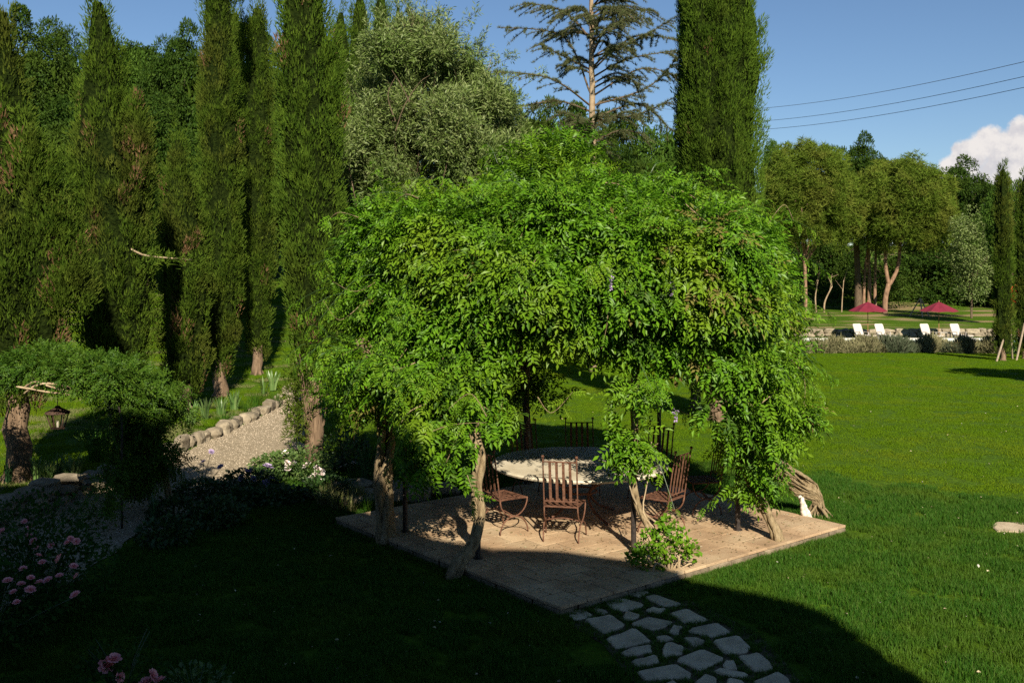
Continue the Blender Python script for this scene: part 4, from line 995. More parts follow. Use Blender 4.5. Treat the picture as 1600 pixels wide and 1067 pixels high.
m7 = cypress(207, .6, 12.0, [(.5, .3), (3, .62), (7, .62), (9.5, .48), (11, .28), (12, .03)], mats=M['cypress_green'], dry=.005, dens=18, per=24, tuft=(.08, .15))
for (px, d, top, s, lb) in ((533, 32, 8, .95, 'far pointed cypress left of the silver willow top'), (562, 34, -22, 1.0, 'far cypress leaning on the left shoulder of the silver willow'), (596, 33, -28, .9, 'far cypress directly above the silver willow top'), (640, 35, 12, .55, 'slim far cypress tip right above the silver willow'), (622, 36, 0, .6, 'second slim far cypress tip above the silver willow')):
    x = (px - 800) / FOC * d; z = hz(x, d); H = EYE - (top - HORIZON) / FOC * d - z
    put_cypress(lb, (x, d), m7, .14, 2, GT, (s, s, H / 12.0), px * .1)
m10 = cypress(210, .7, 12.2, [(.6, .35), (1.6, .80), (3, 1.0), (6, .97), (9, .93), (12.2, .86)], (), M['cypress_green'], dry=.01, fat=.95, dens=30, per=36)
put_cypress('great thick cypress column standing behind the right side of the wisteria', ((1122 - 800) / FOC * 24, 24), m10, .22, 2.0, None)
put_cypress('dark narrow cypress pressed behind the left side of the great column', ((1087 - 800) / FOC * 25.9, 25.9), m10, .22, 2.0, None, (.50, .50, 1.0), 1.0)  # added tree: standing in the great column's shade it gives the dark strip
m11 = cypress(211, .35, 9.2, [(.3, .22), (1, .36), (3.5, .38), (7, .34), (8.4, .22), (9.2, .02)], dry=.01, dens=18, per=20, tuft=(.12, .2), fat=1.0)
put_cypress('slim cypress held by timber props on the far lawn', ((1567 - 800) / FOC * 46.5, 46.5), m11, .1, 1.2, None, (1, 1, 1.0))
put_cypress('dark slim cypress cut by the right edge of the picture', ((1602 - 800) / FOC * 48, 48), m11, .1, 1.2, None, (1.05, 1.05, .98), 2.0)

# dead branch stubs on the path cypresses
for (b, pts, rr, lb) in ((b2, [(190, 380, 19.9), (222, 398, 19.3), (262, 403, 19.0), (300, 406, 18.9)], .018, 'dry branch'),):
    P = spline([W(*q) for q in pts], 10); a = Acc(); a.add(*tube(P, np.linspace(rr * 1.4, rr * .4, 10), 6))
    rs = np.random.default_rng(5)
    for k in range(9): leaf_cloud(a, rs, P[rs.integers(5, 10)] + rs.normal(0, .12, 3), np.array([.22, .15, .08]), 26, TUFT, (.08, .14), None, -.2, 1)
    tag(a.build('dry_branch', [M['dead_cane'], M['cypress']]), 'bare branch sticking out right of the second cypress with a green tip', 'branch')

# ---- silver willow-like olive behind the pergola
OLV_V = []; OLV_F = []; rs = np.random.default_rng(3)
for k in range(9):
    y = k / 9; d = unit(np.array([rs.choice([-1, 1]) * .8, .7, rs.normal(0, .4)])); x = unit(np.cross(d, rdir(1, rs)[0])); n0 = len(OLV_V); p = np.array([0, y, -.15 * y * y])
    OLV_V += [p, p + d * .24 - x * .045, p + d * .48, p + d * .24 + x * .045]; OLV_F += [[n0, n0 + 1, n0 + 2], [n0, n0 + 2, n0 + 3]]
OLV = (np.array(OLV_V), np.array(OLV_F))
ob = np.array([(655 - 800) / FOC * 22.3, 22.3]); ot = thing('silver_willow', 'bushy silver-grey leaved tree behind the left half of the wisteria', 'tree', (*ob, hz(*ob)))
rs = np.random.default_rng(88); a = Acc(); tw = Acc(); O0 = np.array([ob[0], ob[1], hz(*ob)])
LOB = [(684, 82, 40), (655, 110, 45), (615, 120, 50), (700, 130, 50), (735, 130, 30), (600, 75, 30), (640, 60, 26), (565, 190, 45), (600, 200, 60), (660, 180, 60), (720, 190, 55), (765, 160, 34), (775, 200, 38), (540, 235, 34), (560, 280, 52), (620, 270, 66), (690, 250, 66), (745, 250, 55), (790, 250, 36), (530, 300, 30), (585, 335, 50), (650, 330, 60), (720, 320, 60), (775, 300, 40), (545, 360, 40), (700, 200, 50)]
for (px, py, r) in LOB:
    d0 = 22.3 + rs.uniform(-1.2, 1.0); c = W(px, py, d0) - O0; R = r * d0 / FOC
    tw.add(*tube(spline([(0, 0, 1.2), (c * np.array([.45, .45, .6]) + rs.normal(0, .15, 3)), c], 9), np.linspace(.030, .008, 9), 6, True, .08, rs))
    for q in range(int(9 + R * 20)):
        dd = rdir(1, rs)[0]; cc = c + dd * R * rs.uniform(.35, 1.05) * [1, 1, .9]
        n = 46; pd = rdir(n, rs); p = cc + pd * rs.uniform(.3, 1, (n, 1)) * R * .45
        a.add(*stamp(*OLV, p, frames(unit(pd * .5 + dd * .4 + UP * .45 + rs.normal(0, .4, (n, 3))), rdir(n, rs)), rs.uniform(.15, .30, n)))
        tw.add(*tube([c, (c + cc) / 2 + rs.normal(0, .06, 3), cc + dd * R * .25], [.012, .008, .003], 4))
for k in range(110):                                             # feathery free shoots round the outline
    (px, py, r) = LOB[rs.integers(0, len(LOB))]; dd = unit(np.array([rs.normal(0, .7), rs.normal(0, .5), abs(rs.normal(.8, .3))])); c = W(px, py, 22.3) - O0; R = r * 22.3 / FOC; L_ = rs.uniform(.5, 1.1)
    P = spline([c + dd * R * .7, c + dd * (R * .8 + L_ * .5), c + dd * (R * .8 + L_) + np.array([rs.normal(0, .15), 0, 0])], 8); tw.add(*tube(P, np.linspace(.010, .003, 8), 3, False))
    n = 16; i = rs.integers(1, 8, n); a.add(*stamp(*OLV, P[i] + rs.normal(0, .03, (n, 3)), frames(unit(dd + rs.normal(0, .45, (n, 3))), rdir(n, rs)), rs.uniform(.14, .28, n)))
for k in range(5): tw.add(*tube(spline([(rs.normal(0, .1), rs.normal(0, .1), -.1), (rs.normal(0, .3), rs.normal(0, .2), 1.2), (rs.normal(0, .7), rs.normal(0, .4), 2.6)], 9), np.linspace(.10, .03, 9), 8, True, .1, rs))
for (pts) in ([(618, 205), (632, 165), (655, 130), (672, 118)], [(618, 190), (606, 150), (618, 120)], [(690, 290), (700, 250), (712, 215)], [(640, 160), (625, 130), (612, 110)], [(720, 300), (745, 280), (765, 255)]):
    tw.add(*tube(spline([W(px, py, 21.0) - O0 for px, py in pts], 10), np.linspace(.014, .005, 10), 5, True, .1, rs))
a.build('crown', M['olive'], ot); tw.build('branches', M['bark'], ot)
for (px, py) in ((768, 90), (752, 105), (780, 110)):
    P = spline([W(740 + rs.normal(0, 8), 190, 22.2) - O0, W(750 + rs.normal(0, 8), 145, 22.2) - O0, W(px, py, 22.2) - O0], 8); Acc().add(*tube(P, np.linspace(.014, .003, 8), 4)).build('bare_twig', M['dead_cane'], ot)

# ---- cedar
CD = 40.0; cxy = np.array([(927 - 800) / FOC * CD, CD]); cz0 = hz(*cxy)
ct = thing('cedar_tree', 'open-branched cedar with a straight pale trunk against the sky', 'cedar', (*cxy, cz0))
rs = np.random.default_rng(99); ztop = EYE + (HORIZON + 110) / FOC * CD - cz0
tr = Acc(); tr.add(*tube([(rs.normal(0, .02) - .09 * (z / ztop), 0, z) for z in np.linspace(-.2, ztop, 24)], np.linspace(.22, .06, 24), 10, True, .05, rs)); tr.build('trunk', M['cedar_bark'], ct, smooth=True)
a = Acc(); br = Acc()
def cedar_branch(P, sub):
    P = spline(P, 18); L_ = np.linalg.norm(np.diff(P, axis=0), axis=1).sum(); br.add(*tube(P, np.linspace(.045, .010, 18), 5, True, .1, rs))
    lines = [P[4:]]; T = unit(np.gradient(P, axis=0)); S = unit(np.cross(T, UP))
    for k in range(sub):
        i = rs.integers(4, 18); s = rs.choice([-1, 1]); l = rs.uniform(.45, 1.15) * (1 - .40 * i / 18)
        e = P[i] + T[i] * l * .75 + S[i] * s * l * .75 - UP * l * rs.uniform(.15, .75); q = spline([P[i], (P[i] + e) / 2 + UP * .04, e], 6)
        br.add(*tube(q, np.linspace(.016, .005, 6), 4)); lines.append(q)
    for q in lines:
        n = int(max(5, np.linalg.norm(q[-1] - q[0]) * 34)); t = rs.uniform(0, len(q) - 1, n); i = t.astype(int).clip(0, len(q) - 2); p = q[i] + (q[i + 1] - q[i]) * (t - i)[:, None] + rs.normal(0, .012, (n, 3))
        tt = unit(q[i + 1] - q[i]); a.add(*stamp(*NEEDLE, p, frames(unit(UP * .5 + tt * .7 + rs.normal(0, .35, (n, 3))), rdir(n, rs)), rs.uniform(.08, .15, n)))
PXM = CD / FOC
def at(px, py, dy=0): return W(px, py, CD + dy) - np.array([*cxy, cz0])
spec = [((922, 145), (880, 60), (778, 43)), ((922, 165), (860, 125), (778, 112)), ((926, 90), (985, 70), (1042, 35)), ((926, 110), (990, 60), (1055, 62)), ((927, 150), (1000, 110), (1056, 118)), ((927, 165), (1010, 140), (1058, 92)), ((922, 60), (880, 20), (820, 5)), ((924, 40), (970, 20), (1015, 16)), ((927, 190), (1000, 180), (1058, 150)), ((924, 175), (870, 160), (800, 170)), ((928, 120), (980, 95), (1052, 80)), ((924, 110), (890, 95), (845, 70)), ((928, 185), (1000, 165), (1050, 205))]
for q in spec: cedar_branch([at(*q[0]), at(*q[1], rs.normal(0, .5)) + UP * .05, at(*q[2], rs.normal(0, 1.0))], 22)
for k in range(46):
    z = rs.uniform(EYE + (HORIZON - 250) / FOC * CD - cz0, ztop - .6); th = rs.uniform(0, 2 * PI); l = min(rs.uniform(1.6, 3.4), (ztop + 1.5 - z) * .45)
    if abs(math.cos(th)) > .75 : l *= .62
    e = np.array([l * math.cos(th), l * math.sin(th), z + l * rs.uniform(-.05, .35)]); cedar_branch([(0, 0, z), (e * [.5, .5, 0] + [0, 0, z + l * .22]), e], 15)
a.build('needles', M['cedar'], ct); br.build('branches', M['bark'], ct)

# ---- wisteria over the pergola
C0 = np.array([.88, 14.0])
rs = np.random.default_rng(301)
TR = dict(left=np.array([-1.67, 12.96]), front=np.array([-.42, 11.75]), mid=np.array([1.50, 12.05]), right=np.array([3.0, 13.1]), back=np.array([.22, 16.05]), far=np.array([3.6, 15.2]))
keys = list(TR); TP = np.array([TR[k] for k in keys])
def canopy_r(th, low=0.0):
    q = np.angle(np.exp(1j * (np.asarray(th) + PI / 2)))            # 0 straight towards the camera
    lf = np.angle(np.exp(1j * (np.asarray(th) - math.radians(207))))
    return 3.28 - .60 * np.exp(-(lf / .32) ** 2) - .45 * np.exp(-((lf - .62) / .30) ** 2) + .16 * np.sin(3 * th + .5) + .12 * np.sin(7 * th + 2) + -.05 * np.maximum(0, -np.cos(th)) - (.85 + .65 * low) * np.exp(-((q - .02) / .36) ** 2) - (.15 + .4 * low) * np.exp(-((q - .50) / .22) ** 2) - .68 * np.maximum(0, np.cos(th)) ** 2
def ztop(x, y):
    r = np.hypot(x - C0[0], y - C0[1])
    return 4.32 - .30 * (r / 3.3) ** 2 + 1.05 * np.exp(-(((x - .80) / 1.15) ** 2 + ((y - 15.2) / 1.1) ** 2)) + .10 * np.sin(x * 2.1 + 1) * np.sin(y * 1.7) + .08 * np.sin(x * 4.3) * np.sin(y * 3.9 + 1)
DIP = [(-1.9, 12.3, .6, .45), (-1.0, 11.4, .55, .85), (1.45, 11.9, .35, .30), (3.15, 12.75, .75, 1.15), (.1, 16.3, .6, .7), (-2.5, 14.6, .6, .6)]
def zbot(x, y):
    z = 2.42 + .12 * np.sin(5 * np.arctan2(y - C0[1], x - C0[0]) + 1)
    z = z + .38 * np.exp(-((x - .55) / .75) ** 2) * (np.asarray(y) < 13.5)
    for (a_, b_, s, h_) in DIP: z = z - h_ * np.exp(-((x - a_) ** 2 + (y - b_) ** 2) / s ** 2)
    return z
clumps = []
for k in range(330):                                            # roof
    th = rs.uniform(0, 2 * PI); r = .96 * float(canopy_r(th)) * math.sqrt(rs.uniform(0, 1)); x, y = C0[0] + r * math.cos(th), C0[1] + r * math.sin(th)
    clumps.append((x, y, float(ztop(x, y)) - rs.uniform(.0, .50), unit(np.array([math.cos(th) * r / 3.3, math.sin(th) * r / 3.3 - .2, 1.0])), rs.uniform(.26, .46)))
for k in range(430):                                            # skirt
    th = rs.uniform(0, 2 * PI)
    if math.sin(th) > .35 and rs.uniform() < .62: continue
    R = float(canopy_r(th)); x, y = C0[0] + R * math.cos(th), C0[1] + R * math.sin(th); zb, zt = float(zbot(x, y)), float(ztop(x, y)) - .15
    q = rs.uniform(0, 1); z = zb + (zt - zb) * q; R = float(canopy_r(th, 1 - float(sstep(2.85, 3.35, z)))); R -= .28 * abs(q - .55) + .5 * max(0, q - .8) + rs.uniform(0, .3); x, y = C0[0] + R * math.cos(th), C0[1] + R * math.sin(th)
    clumps.append((x, y, z, unit(np.array([math.cos(th), math.sin(th), .35])), rs.uniform(.22, .42)))
for (x0, y0, z0, z1, r, n) in ((-.90, 11.75, 1.35, 2.5, .30, 24), (-.25, 12.1, 1.75, 2.5, .2, 6), (3.02, 13.0, .60, 2.5, .28, 24), (3.25, 12.7, 1.5, 2.5, .4, 14), (1.46, 12.1, 1.2, 2.4, .15, 6), (-1.75, 12.8, 1.85, 2.5, .45, 14), (.2, 16.1, 1.55, 2.5, .40, 16), (-2.45, 14.6, 1.7, 2.6, .35, 10), (3.55, 14.0, 1.5, 2.6, .35, 9)):
    for k in range(n): clumps.append((x0 + rs.normal(0, r * .6), y0 + rs.normal(0, r * .6), rs.uniform(z0, z1), unit(np.array([x0 - C0[0], y0 - C0[1] - .5, .3])), rs.uniform(.16, .28)))
accs = {k: Acc() for k in keys}; front = {k: [] for k in keys}
camp = np.array([0, 0, EYE])
for (x, y, z, nn, R) in clumps:
    key = keys[int(np.argmin(((TP - [x, y]) ** 2).sum(1)))]; n = int(10 + 62 * (R / .42) ** 2); C = np.array([x, y, z])
    d = rdir(n, rs); f = (d @ nn) < -.35; d[f] *= -1
    p = C + d * (rs.uniform(.25, 1, (n, 1)) ** .6) * R * np.array([1, 1, .8])
    outw = unit(np.c_[p[:, :2] - C0, np.full(n, .2)])
    D = unit(d * .5 + outw * .65 + rs.normal(0, .42, (n, 3)) - UP * (rs.uniform(-.45, .35, (n, 1)) if nn[2] > .75 else rs.uniform(.0, .75, (n, 1)))); N = unit(d * .5 + UP * .8 + outw * .35 + rs.normal(0, .35, (n, 3)))
    Rm = frames(D, N); sz = rs.uniform(.22, .37, n); pick = rs.integers(0, 3, n)
    seen = (C - camp) @ nn < 0
    take = rs.uniform(size=n) < (.035 if seen and y < 13.4 and z < 4.3 else 0)
    for k in range(3):
        q = (pick == k) & ~take
        if q.any(): accs[key].add(*stamp(*WIST[k], p[q], Rm[q], sz[q]), (3 if rs.uniform() < .07 else 1 if rs.uniform() < .45 else 0) if k == 2 else 0)
    for i in np.where(take)[0]: front[key].append((p[i] + outw[i] * .05, Rm[i], sz[i] * 1.05, pick[i]))
# long new shoots arching out of the mass, leaves set alternately along them
shoot_tubes = {k: Acc() for k in keys}
for s_ in range(260):                                           # woody twigs lying through the leaves
    (x, y, z, nn, R) = clumps[rs.integers(0, len(clumps))]; key = keys[int(np.argmin(((TP - [x, y]) ** 2).sum(1)))]
    tdir = unit(np.cross(nn, rdir(1, rs)[0])); p0 = np.array([x, y, z]) + nn * R * rs.uniform(.5, 1.05); L_ = rs.uniform(.3, .8)
    shoot_tubes[key].add(*tube(spline([p0 - tdir * L_ * .5 - nn * .1, p0 + rs.normal(0, .05, 3), p0 + tdir * L_ * .5 - UP * .1 * rs.uniform(-1, 1)], 8) - np.array([*TR[key], 0]), np.linspace(.008, .003, 8), 3, False), 1)
for s_ in range(300):
    (x, y, z, nn, R) = clumps[rs.integers(0, len(clumps))]
    if (y > 15.2 and z < 4) or (x > 3.2 and z < 1.9): continue
    key = keys[int(np.argmin(((TP - [x, y]) ** 2).sum(1)))]; p0 = np.array([x, y, z]) + nn * R * .6; L_ = rs.uniform(.45, 1.0); o_ = unit(nn + rs.normal(0, .45, 3) + UP * rs.uniform(-.2, .5))
    P = spline([p0, p0 + o_ * L_ * .5 + UP * .04, p0 + o_ * L_ - UP * L_ * rs.uniform(.15, .6)], 10); shoot_tubes[key].add(*tube(P - np.array([*TR[key], 0]), np.linspace(.006, .002, 10), 3, False))
    n = int(8 * L_ + 4); t = np.linspace(.5, 8.9, n); i = t.astype(int); pos = P[i] + (P[i + 1] - P[i]) * (t - i)[:, None]; tan = unit(P[i + 1] - P[i]); sd = unit(np.cross(tan, UP)) * np.where(np.arange(n) % 2, 1, -1)[:, None]
    D = unit(sd * .8 + tan * .6 - UP * rs.uniform(.1, .6, (n, 1)) + rs.normal(0, .2, (n, 3)))
    accs[key].add(*stamp(*WIST[s_ % 3], pos, frames(D, UP + nn * .6 + rs.normal(0, .25, (n, 3))), rs.uniform(.20, .34, n) * np.linspace(1, .55, n)), 2 if s_ % 3 else 0)
n = 2400; r = 2.7 * np.sqrt(rs.uniform(0, 1, n)); th = rs.uniform(0, 2 * PI, n); x, y = C0[0] + r * np.cos(th), C0[1] + r * np.sin(th); z = rs.uniform(2.75, 3.8, n)
kk = np.argmin(((TP[None] - np.c_[x, y][:, None]) ** 2).sum(2), 1)
for j, key in enumerate(keys):
    q = kk == j
    if q.any(): accs[key].add(*stamp(*WIST[0], np.c_[x, y, z][q], frames(rdir(q.sum(), rs) - UP * .4, rdir(q.sum(), rs) + UP), rs.uniform(.2, .32, q.sum())), 1)
import mathutils
leaf_me = [Acc().add(*b).mesh('compound_leaf', [M['wisteria']]) for b in WIST]
WL = dict(left='wisteria with a thick knotty trunk outside the left edge of the patio', front='wisteria with a pale kinked trunk beside the front left post', mid='wisteria with thin tangled stems climbing the post right of the table front',
          right='wisteria with a leaning brown trunk at the right front of the patio', back='wisteria with a dark slender trunk behind the table', far='wisteria fed by arching bundled canes behind the right patio corner')
vines = {}
for key in keys:
    b = TR[key]; t = thing('wisteria', WL[key], 'wisteria', (*b, 0), 0, 'wisterias grown together over the pergola'); vines[key] = t
    o3 = np.array([*b, 0])
    V0 = accs[key]; V0.V = [v - o3 for v in V0.V]
    tag(V0.build('foliage', [M['wisteria'], M['wisteria_old'], M['wisteria_young'], M['wisteria_dry']], t), kind='stuff'); tag(shoot_tubes[key].build('young_shoots', [M['shrub'], M['vine_bark']], t), kind='stuff')
    fl = front[key]; rs.shuffle(fl) if False else None
    fl = sorted(fl, key=lambda q: np.linalg.norm(q[0] - camp))[:85]
    for (p, R_, s, k) in fl:
        o = obj('compound_leaf', leaf_me[k], t); Mx = mathutils.Matrix([[*(R_[i] * s), (p - o3)[i]] for i in range(3)] + [[0, 0, 0, 1]]); o.matrix_local = Mx

def strands(pts, r, n, seed, twist=2.5, mat_='vine_bark', parent=None, name='trunk', taper=.75, org=None):
    """a trunk of several stems wound round one another"""
    rs = np.random.default_rng(seed); P = spline([np.asarray(q, float) for q in pts], 34); a = Acc(); t = np.linspace(0, 1, 34)
    if org is not None: P = P - org
    for k in range(n):
        ph = k * 2 * PI / n + rs.uniform(-.3, .3); rr = r * (.55 if n > 1 else 0) * (1.0 + .35 * np.sin(t * 9 + k * 2)); ang = ph + twist * t * 2
        Q = P + np.stack([rr * np.cos(ang), rr * np.sin(ang), 0 * t], -1); w_ = r * (.62 if n > 1 else 1) * (1 - (1 - taper) * t) * (1 + .14 * np.sin(t * 17 + k) + .10 * np.sin(t * 41 + 2 * k))
        a.add(*tube(Q, w_, 9, True, .13, rs))
    return a.build(name, M[mat_], parent, smooth=True)
o3 = lambda k: np.array([*TR[k], 0])
strands([W(600, 852, 12.9) * [1, 1, 0], W(598, 800, 12.95), W(596, 752, 12.95), W(603, 705, 12.95), W(600, 660, 12.95), W(592, 600, 13.0), W(570, 530, 13.2)], .115, 4, 1, 2.2, parent=vines['left'], org=o3('left'))
strands([W(706, 908, 11.5) * [1, 1, 0], W(718, 876, 11.5), W(742, 842, 11.75), W(750, 800, 11.85), W(744, 755, 11.85), W(750, 715, 11.85), W(740, 670, 11.9), W(748, 600, 12.0), W(738, 540, 12.3)], .075, 3, 2, 1.6, parent=vines['front'], org=o3('front'))
strands([W(1050, 905, 11.55) * [1, 1, 0], W(1040, 870, 11.6), W(1012, 822, 11.9), W(994, 780, 12.1), W(988, 735, 12.1), W(992, 690, 12.1), W(990, 620, 12.2), W(1000, 540, 12.5)], .045, 3, 3, 4, parent=vines['mid'], org=o3('mid'))
for k, q in enumerate(([(1046, 900, 11.55), (1022, 868, 11.6), (1028, 835, 11.8), (1005, 800, 12.0), (1012, 750, 12.1), (1018, 690, 12.1)], [(1050, 905, 11.5), (1062, 880, 11.5), (1052, 850, 11.6), (1030, 820, 11.9), (996, 790, 12.05), (980, 740, 12.0), (985, 690, 12.0)], [(1048, 900, 11.5), (1080, 880, 11.6), (1085, 905, 11.55)], [(1050, 895, 11.5), (1025, 880, 11.4), (1018, 915, 11.4)])):
    P = spline([W(*z_) - o3('mid') for z_ in q], 16); Acc().add(*tube(P, np.linspace(.016, .006, 16), 5, True, .1, rs)).build('stem', M['dead_cane'], vines['mid'])
strands([W(1219, 860, 12.7) * [1, 1, 0], W(1210, 828, 12.75), W(1192, 790, 12.9), W(1172, 745, 13.1), W(1155, 700, 13.2), W(1150, 640, 13.2), W(1140, 560, 13.3)], .075, 3, 4, 1.5, parent=vines['right'], org=o3('right'))
strands([W(1215, 860, 12.7) * [1, 1, 0], W(1196, 800, 12.85), W(1178, 768, 13.0), W(1165, 722, 13.1)], .022, 1, 14, 0, 'dead_cane', vines['right'], 'stem', org=o3('right'))
strands([(.30, 16.15, 0), (.26, 16.1, .9), (.2, 16.05, 1.7), (.25, 15.9, 2.5)], .07, 2, 5, 2, parent=vines['back'], org=o3('back'))
fb = np.array([*G(1284, 806)[:2], 0]); rs = np.random.default_rng(71); a = Acc()
for k in range(80):                                             # dry canes arching over from the corner
    e = W(rs.uniform(1165, 1205), rs.uniform(690, 745), rs.uniform(13.8, 14.4)); b = fb + [rs.normal(-.04, .10), rs.normal(0, .08), .0]; mth = W(rs.uniform(1240, 1262), rs.uniform(742, 772), 14.3) + rs.normal(0, .03, 3)
    hi = W(rs.uniform(1268, 1282), rs.uniform(765, 785), 14.3)
    a.add(*tube(spline([b, hi, mth, e], 12) - o3('far'), np.linspace(.016, .008, 12) * rs.uniform(.6, 1.4), 5, True, .1, rs))
a.build('arching_canes', M['vine_bark'], vines['far'])
a = Acc()
for k in range(12): leaf_cloud(a, rs, W(rs.uniform(1170, 1212), rs.uniform(650, 715), rs.uniform(13.5, 14.3)) - o3('far'), .2, 26, WIST[k % 3], (.14, .24), None, .3)
a.build('side_shoots', M['wisteria_old'], vines['far'])
# bleached split stump pieces under the canes
for k, q in enumerate(([(1262, 812), (1256, 796), (1252, 776)], [(1268, 811), (1262, 800), (1254, 782)], [(1253, 809), (1253, 795), (1251, 778)])):
    P = [W(px, py, 14.0 + .02 * k) for px, py in q]; P[0][2] = -.02
    strands(P, (.06, .05, .022)[k], 2 if k < 2 else 1, 20 + k, 1, 'pale_wood', vines['far'], 'bleached_stem', org=o3('far'))
# long free shoots and tendrils
rs = np.random.default_rng(404); a = {k: Acc() for k in keys}
TEN = [((760, 650), (735, 615), (700, 640)), ((615, 420), (560, 455), (520, 440)), ((840, 620), (862, 645), (895, 612)), ((730, 742), (738, 765), (746, 790)), ((1200, 350), (1225, 320), (1240, 345)), ((1245, 560), (1258, 600), (1255, 640)), ((1235, 560), (1262, 590), (1275, 605)), ((560, 340), (530, 332), (512, 345)), ((560, 620), (600, 660), (630, 690)), ((1130, 640), (1090, 650), (1062, 642)), ((640, 690), (700, 665), (760, 660)), ((950, 480), (948, 510), (940, 545)), ((560, 480), (530, 500), (505, 470)), ((1160, 445), (1166, 470), (1175, 500))]
for q in TEN:
    d = 11.2 if q[0][0] < 1100 else 12.6
    if q[0][0] < 620: d = 12.8
    P = spline([W(*z_, d) for z_ in q], 12); key = keys[int(np.argmin(((TP - P[0][:2]) ** 2).sum(1)))]; o_ = o3(key)
    Acc().add(*tube(P - o_, np.linspace(.006, .002, 12), 4)).build('tendril', M['vine_bark'], vines[key])
    n = 9; i = rs.integers(3, 12, n); a[key].add(*stamp(*WIST[0], P[i] - o_, frames(rdir(n, rs) - UP * .6, rdir(n, rs) + UP), rs.uniform(.12, .2, n)))
for k in keys:
    if a[k].n: a[k].build('tip_leaves', M['wisteria'], vines[k])
for (px, py, d) in ((1191, 548, 12.35), (1050, 442, 11.3), (955, 432, 10.95), (1056, 640, 12.0)):
    c = W(px, py, d); key = keys[int(np.argmin(((TP - c[:2]) ** 2).sum(1)))]; n = 46; q = rs.uniform(0, 1, n); p = c - o3(key) + np.c_[rs.normal(0, .022, n) * (1 - q), rs.normal(0, .022, n) * (1 - q), -q * .15]
    Acc().add(*stamp(*BROAD, p, frames(rdir(n, rs), rdir(n, rs)), rs.uniform(.018, .03, n))).build('flower_raceme', M['mauve'], vines[key])

# ---- vine over the arch
rs = np.random.default_rng(505); av = thing('arch_vine', 'dark leafy wisteria covering the iron arch over the path', 'wisteria', (-5.45, 14.5, 0)); A0 = np.array([-5.45, 14.5, 0])
a = Acc()
for k in range(175):
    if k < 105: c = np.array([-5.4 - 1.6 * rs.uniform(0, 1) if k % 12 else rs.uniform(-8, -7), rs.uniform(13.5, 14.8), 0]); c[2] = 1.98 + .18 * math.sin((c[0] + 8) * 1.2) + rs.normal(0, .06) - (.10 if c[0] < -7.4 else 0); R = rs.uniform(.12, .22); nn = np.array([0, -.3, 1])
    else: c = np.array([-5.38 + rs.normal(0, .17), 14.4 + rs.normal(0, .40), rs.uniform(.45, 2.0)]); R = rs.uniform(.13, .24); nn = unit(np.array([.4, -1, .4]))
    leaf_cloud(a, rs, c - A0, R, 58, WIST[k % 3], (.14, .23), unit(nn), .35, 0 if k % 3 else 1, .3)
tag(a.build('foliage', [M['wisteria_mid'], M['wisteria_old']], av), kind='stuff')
strands([(-5.15, 15.0, 0), (-5.25, 14.95, .6), (-5.35, 14.9, 1.3), (-5.5, 14.6, 1.95), (-6.1, 14.2, 2.15), (-6.9, 14.1, 2.1)], .05, 3, 8, 2, parent=av, org=A0)
for q in (((-5.95, 13.5, 1.90), (-6.2, 13.42, 1.99), (-6.42, 13.42, 2.06), (-6.62, 13.5, 1.96)), ((-5.9, 13.5, 1.93), (-6.12, 13.44, 2.02), (-6.36, 13.4, 2.03), (-6.58, 13.45, 1.90)), ((-6.0, 13.48, 1.88), (-6.3, 13.42, 1.93), (-6.66, 13.4, 2.0))):
    strands(q, .022, 2, 9, 2, 'dead_cane', av, 'bare_branch', org=A0)

# ---- roses
PET_V, PET_F = [], []; rs = np.random.default_rng(9)
for ring, (n, tilt, s) in enumerate(((6, .25, 1.0), (6, .75, .85), (5, 1.15, .62), (3, 1.4, .4))):
    for k in range(n):
        t = k * 2 * PI / n + ring * .5 + rs.normal(0, .1); d = np.array([math.cos(t) * math.cos(tilt), math.sin(t) * math.cos(tilt), math.sin(tilt)]); x = np.array([-math.sin(t), math.cos(t), 0]); i0 = len(PET_V)
        nn = np.cross(d, x); PET_V += [np.zeros(3), d * s * .6 - x * s * .40 + nn * .1, d * s - x * s * .25, d * s + x * s * .25, d * s * .6 + x * s * .40 + nn * .1]
        PET_F += [[i0, i0 + 1, i0 + 2], [i0, i0 + 2, i0 + 3], [i0, i0 + 3, i0 + 4]]
ROSE = (np.array(PET_V), np.array(PET_F))
bloom = {c: Acc().add(*ROSE).mesh('rose_bloom', [M[c]]) for c in ('pink', 'white_petal', 'mauve', 'red_petal')}
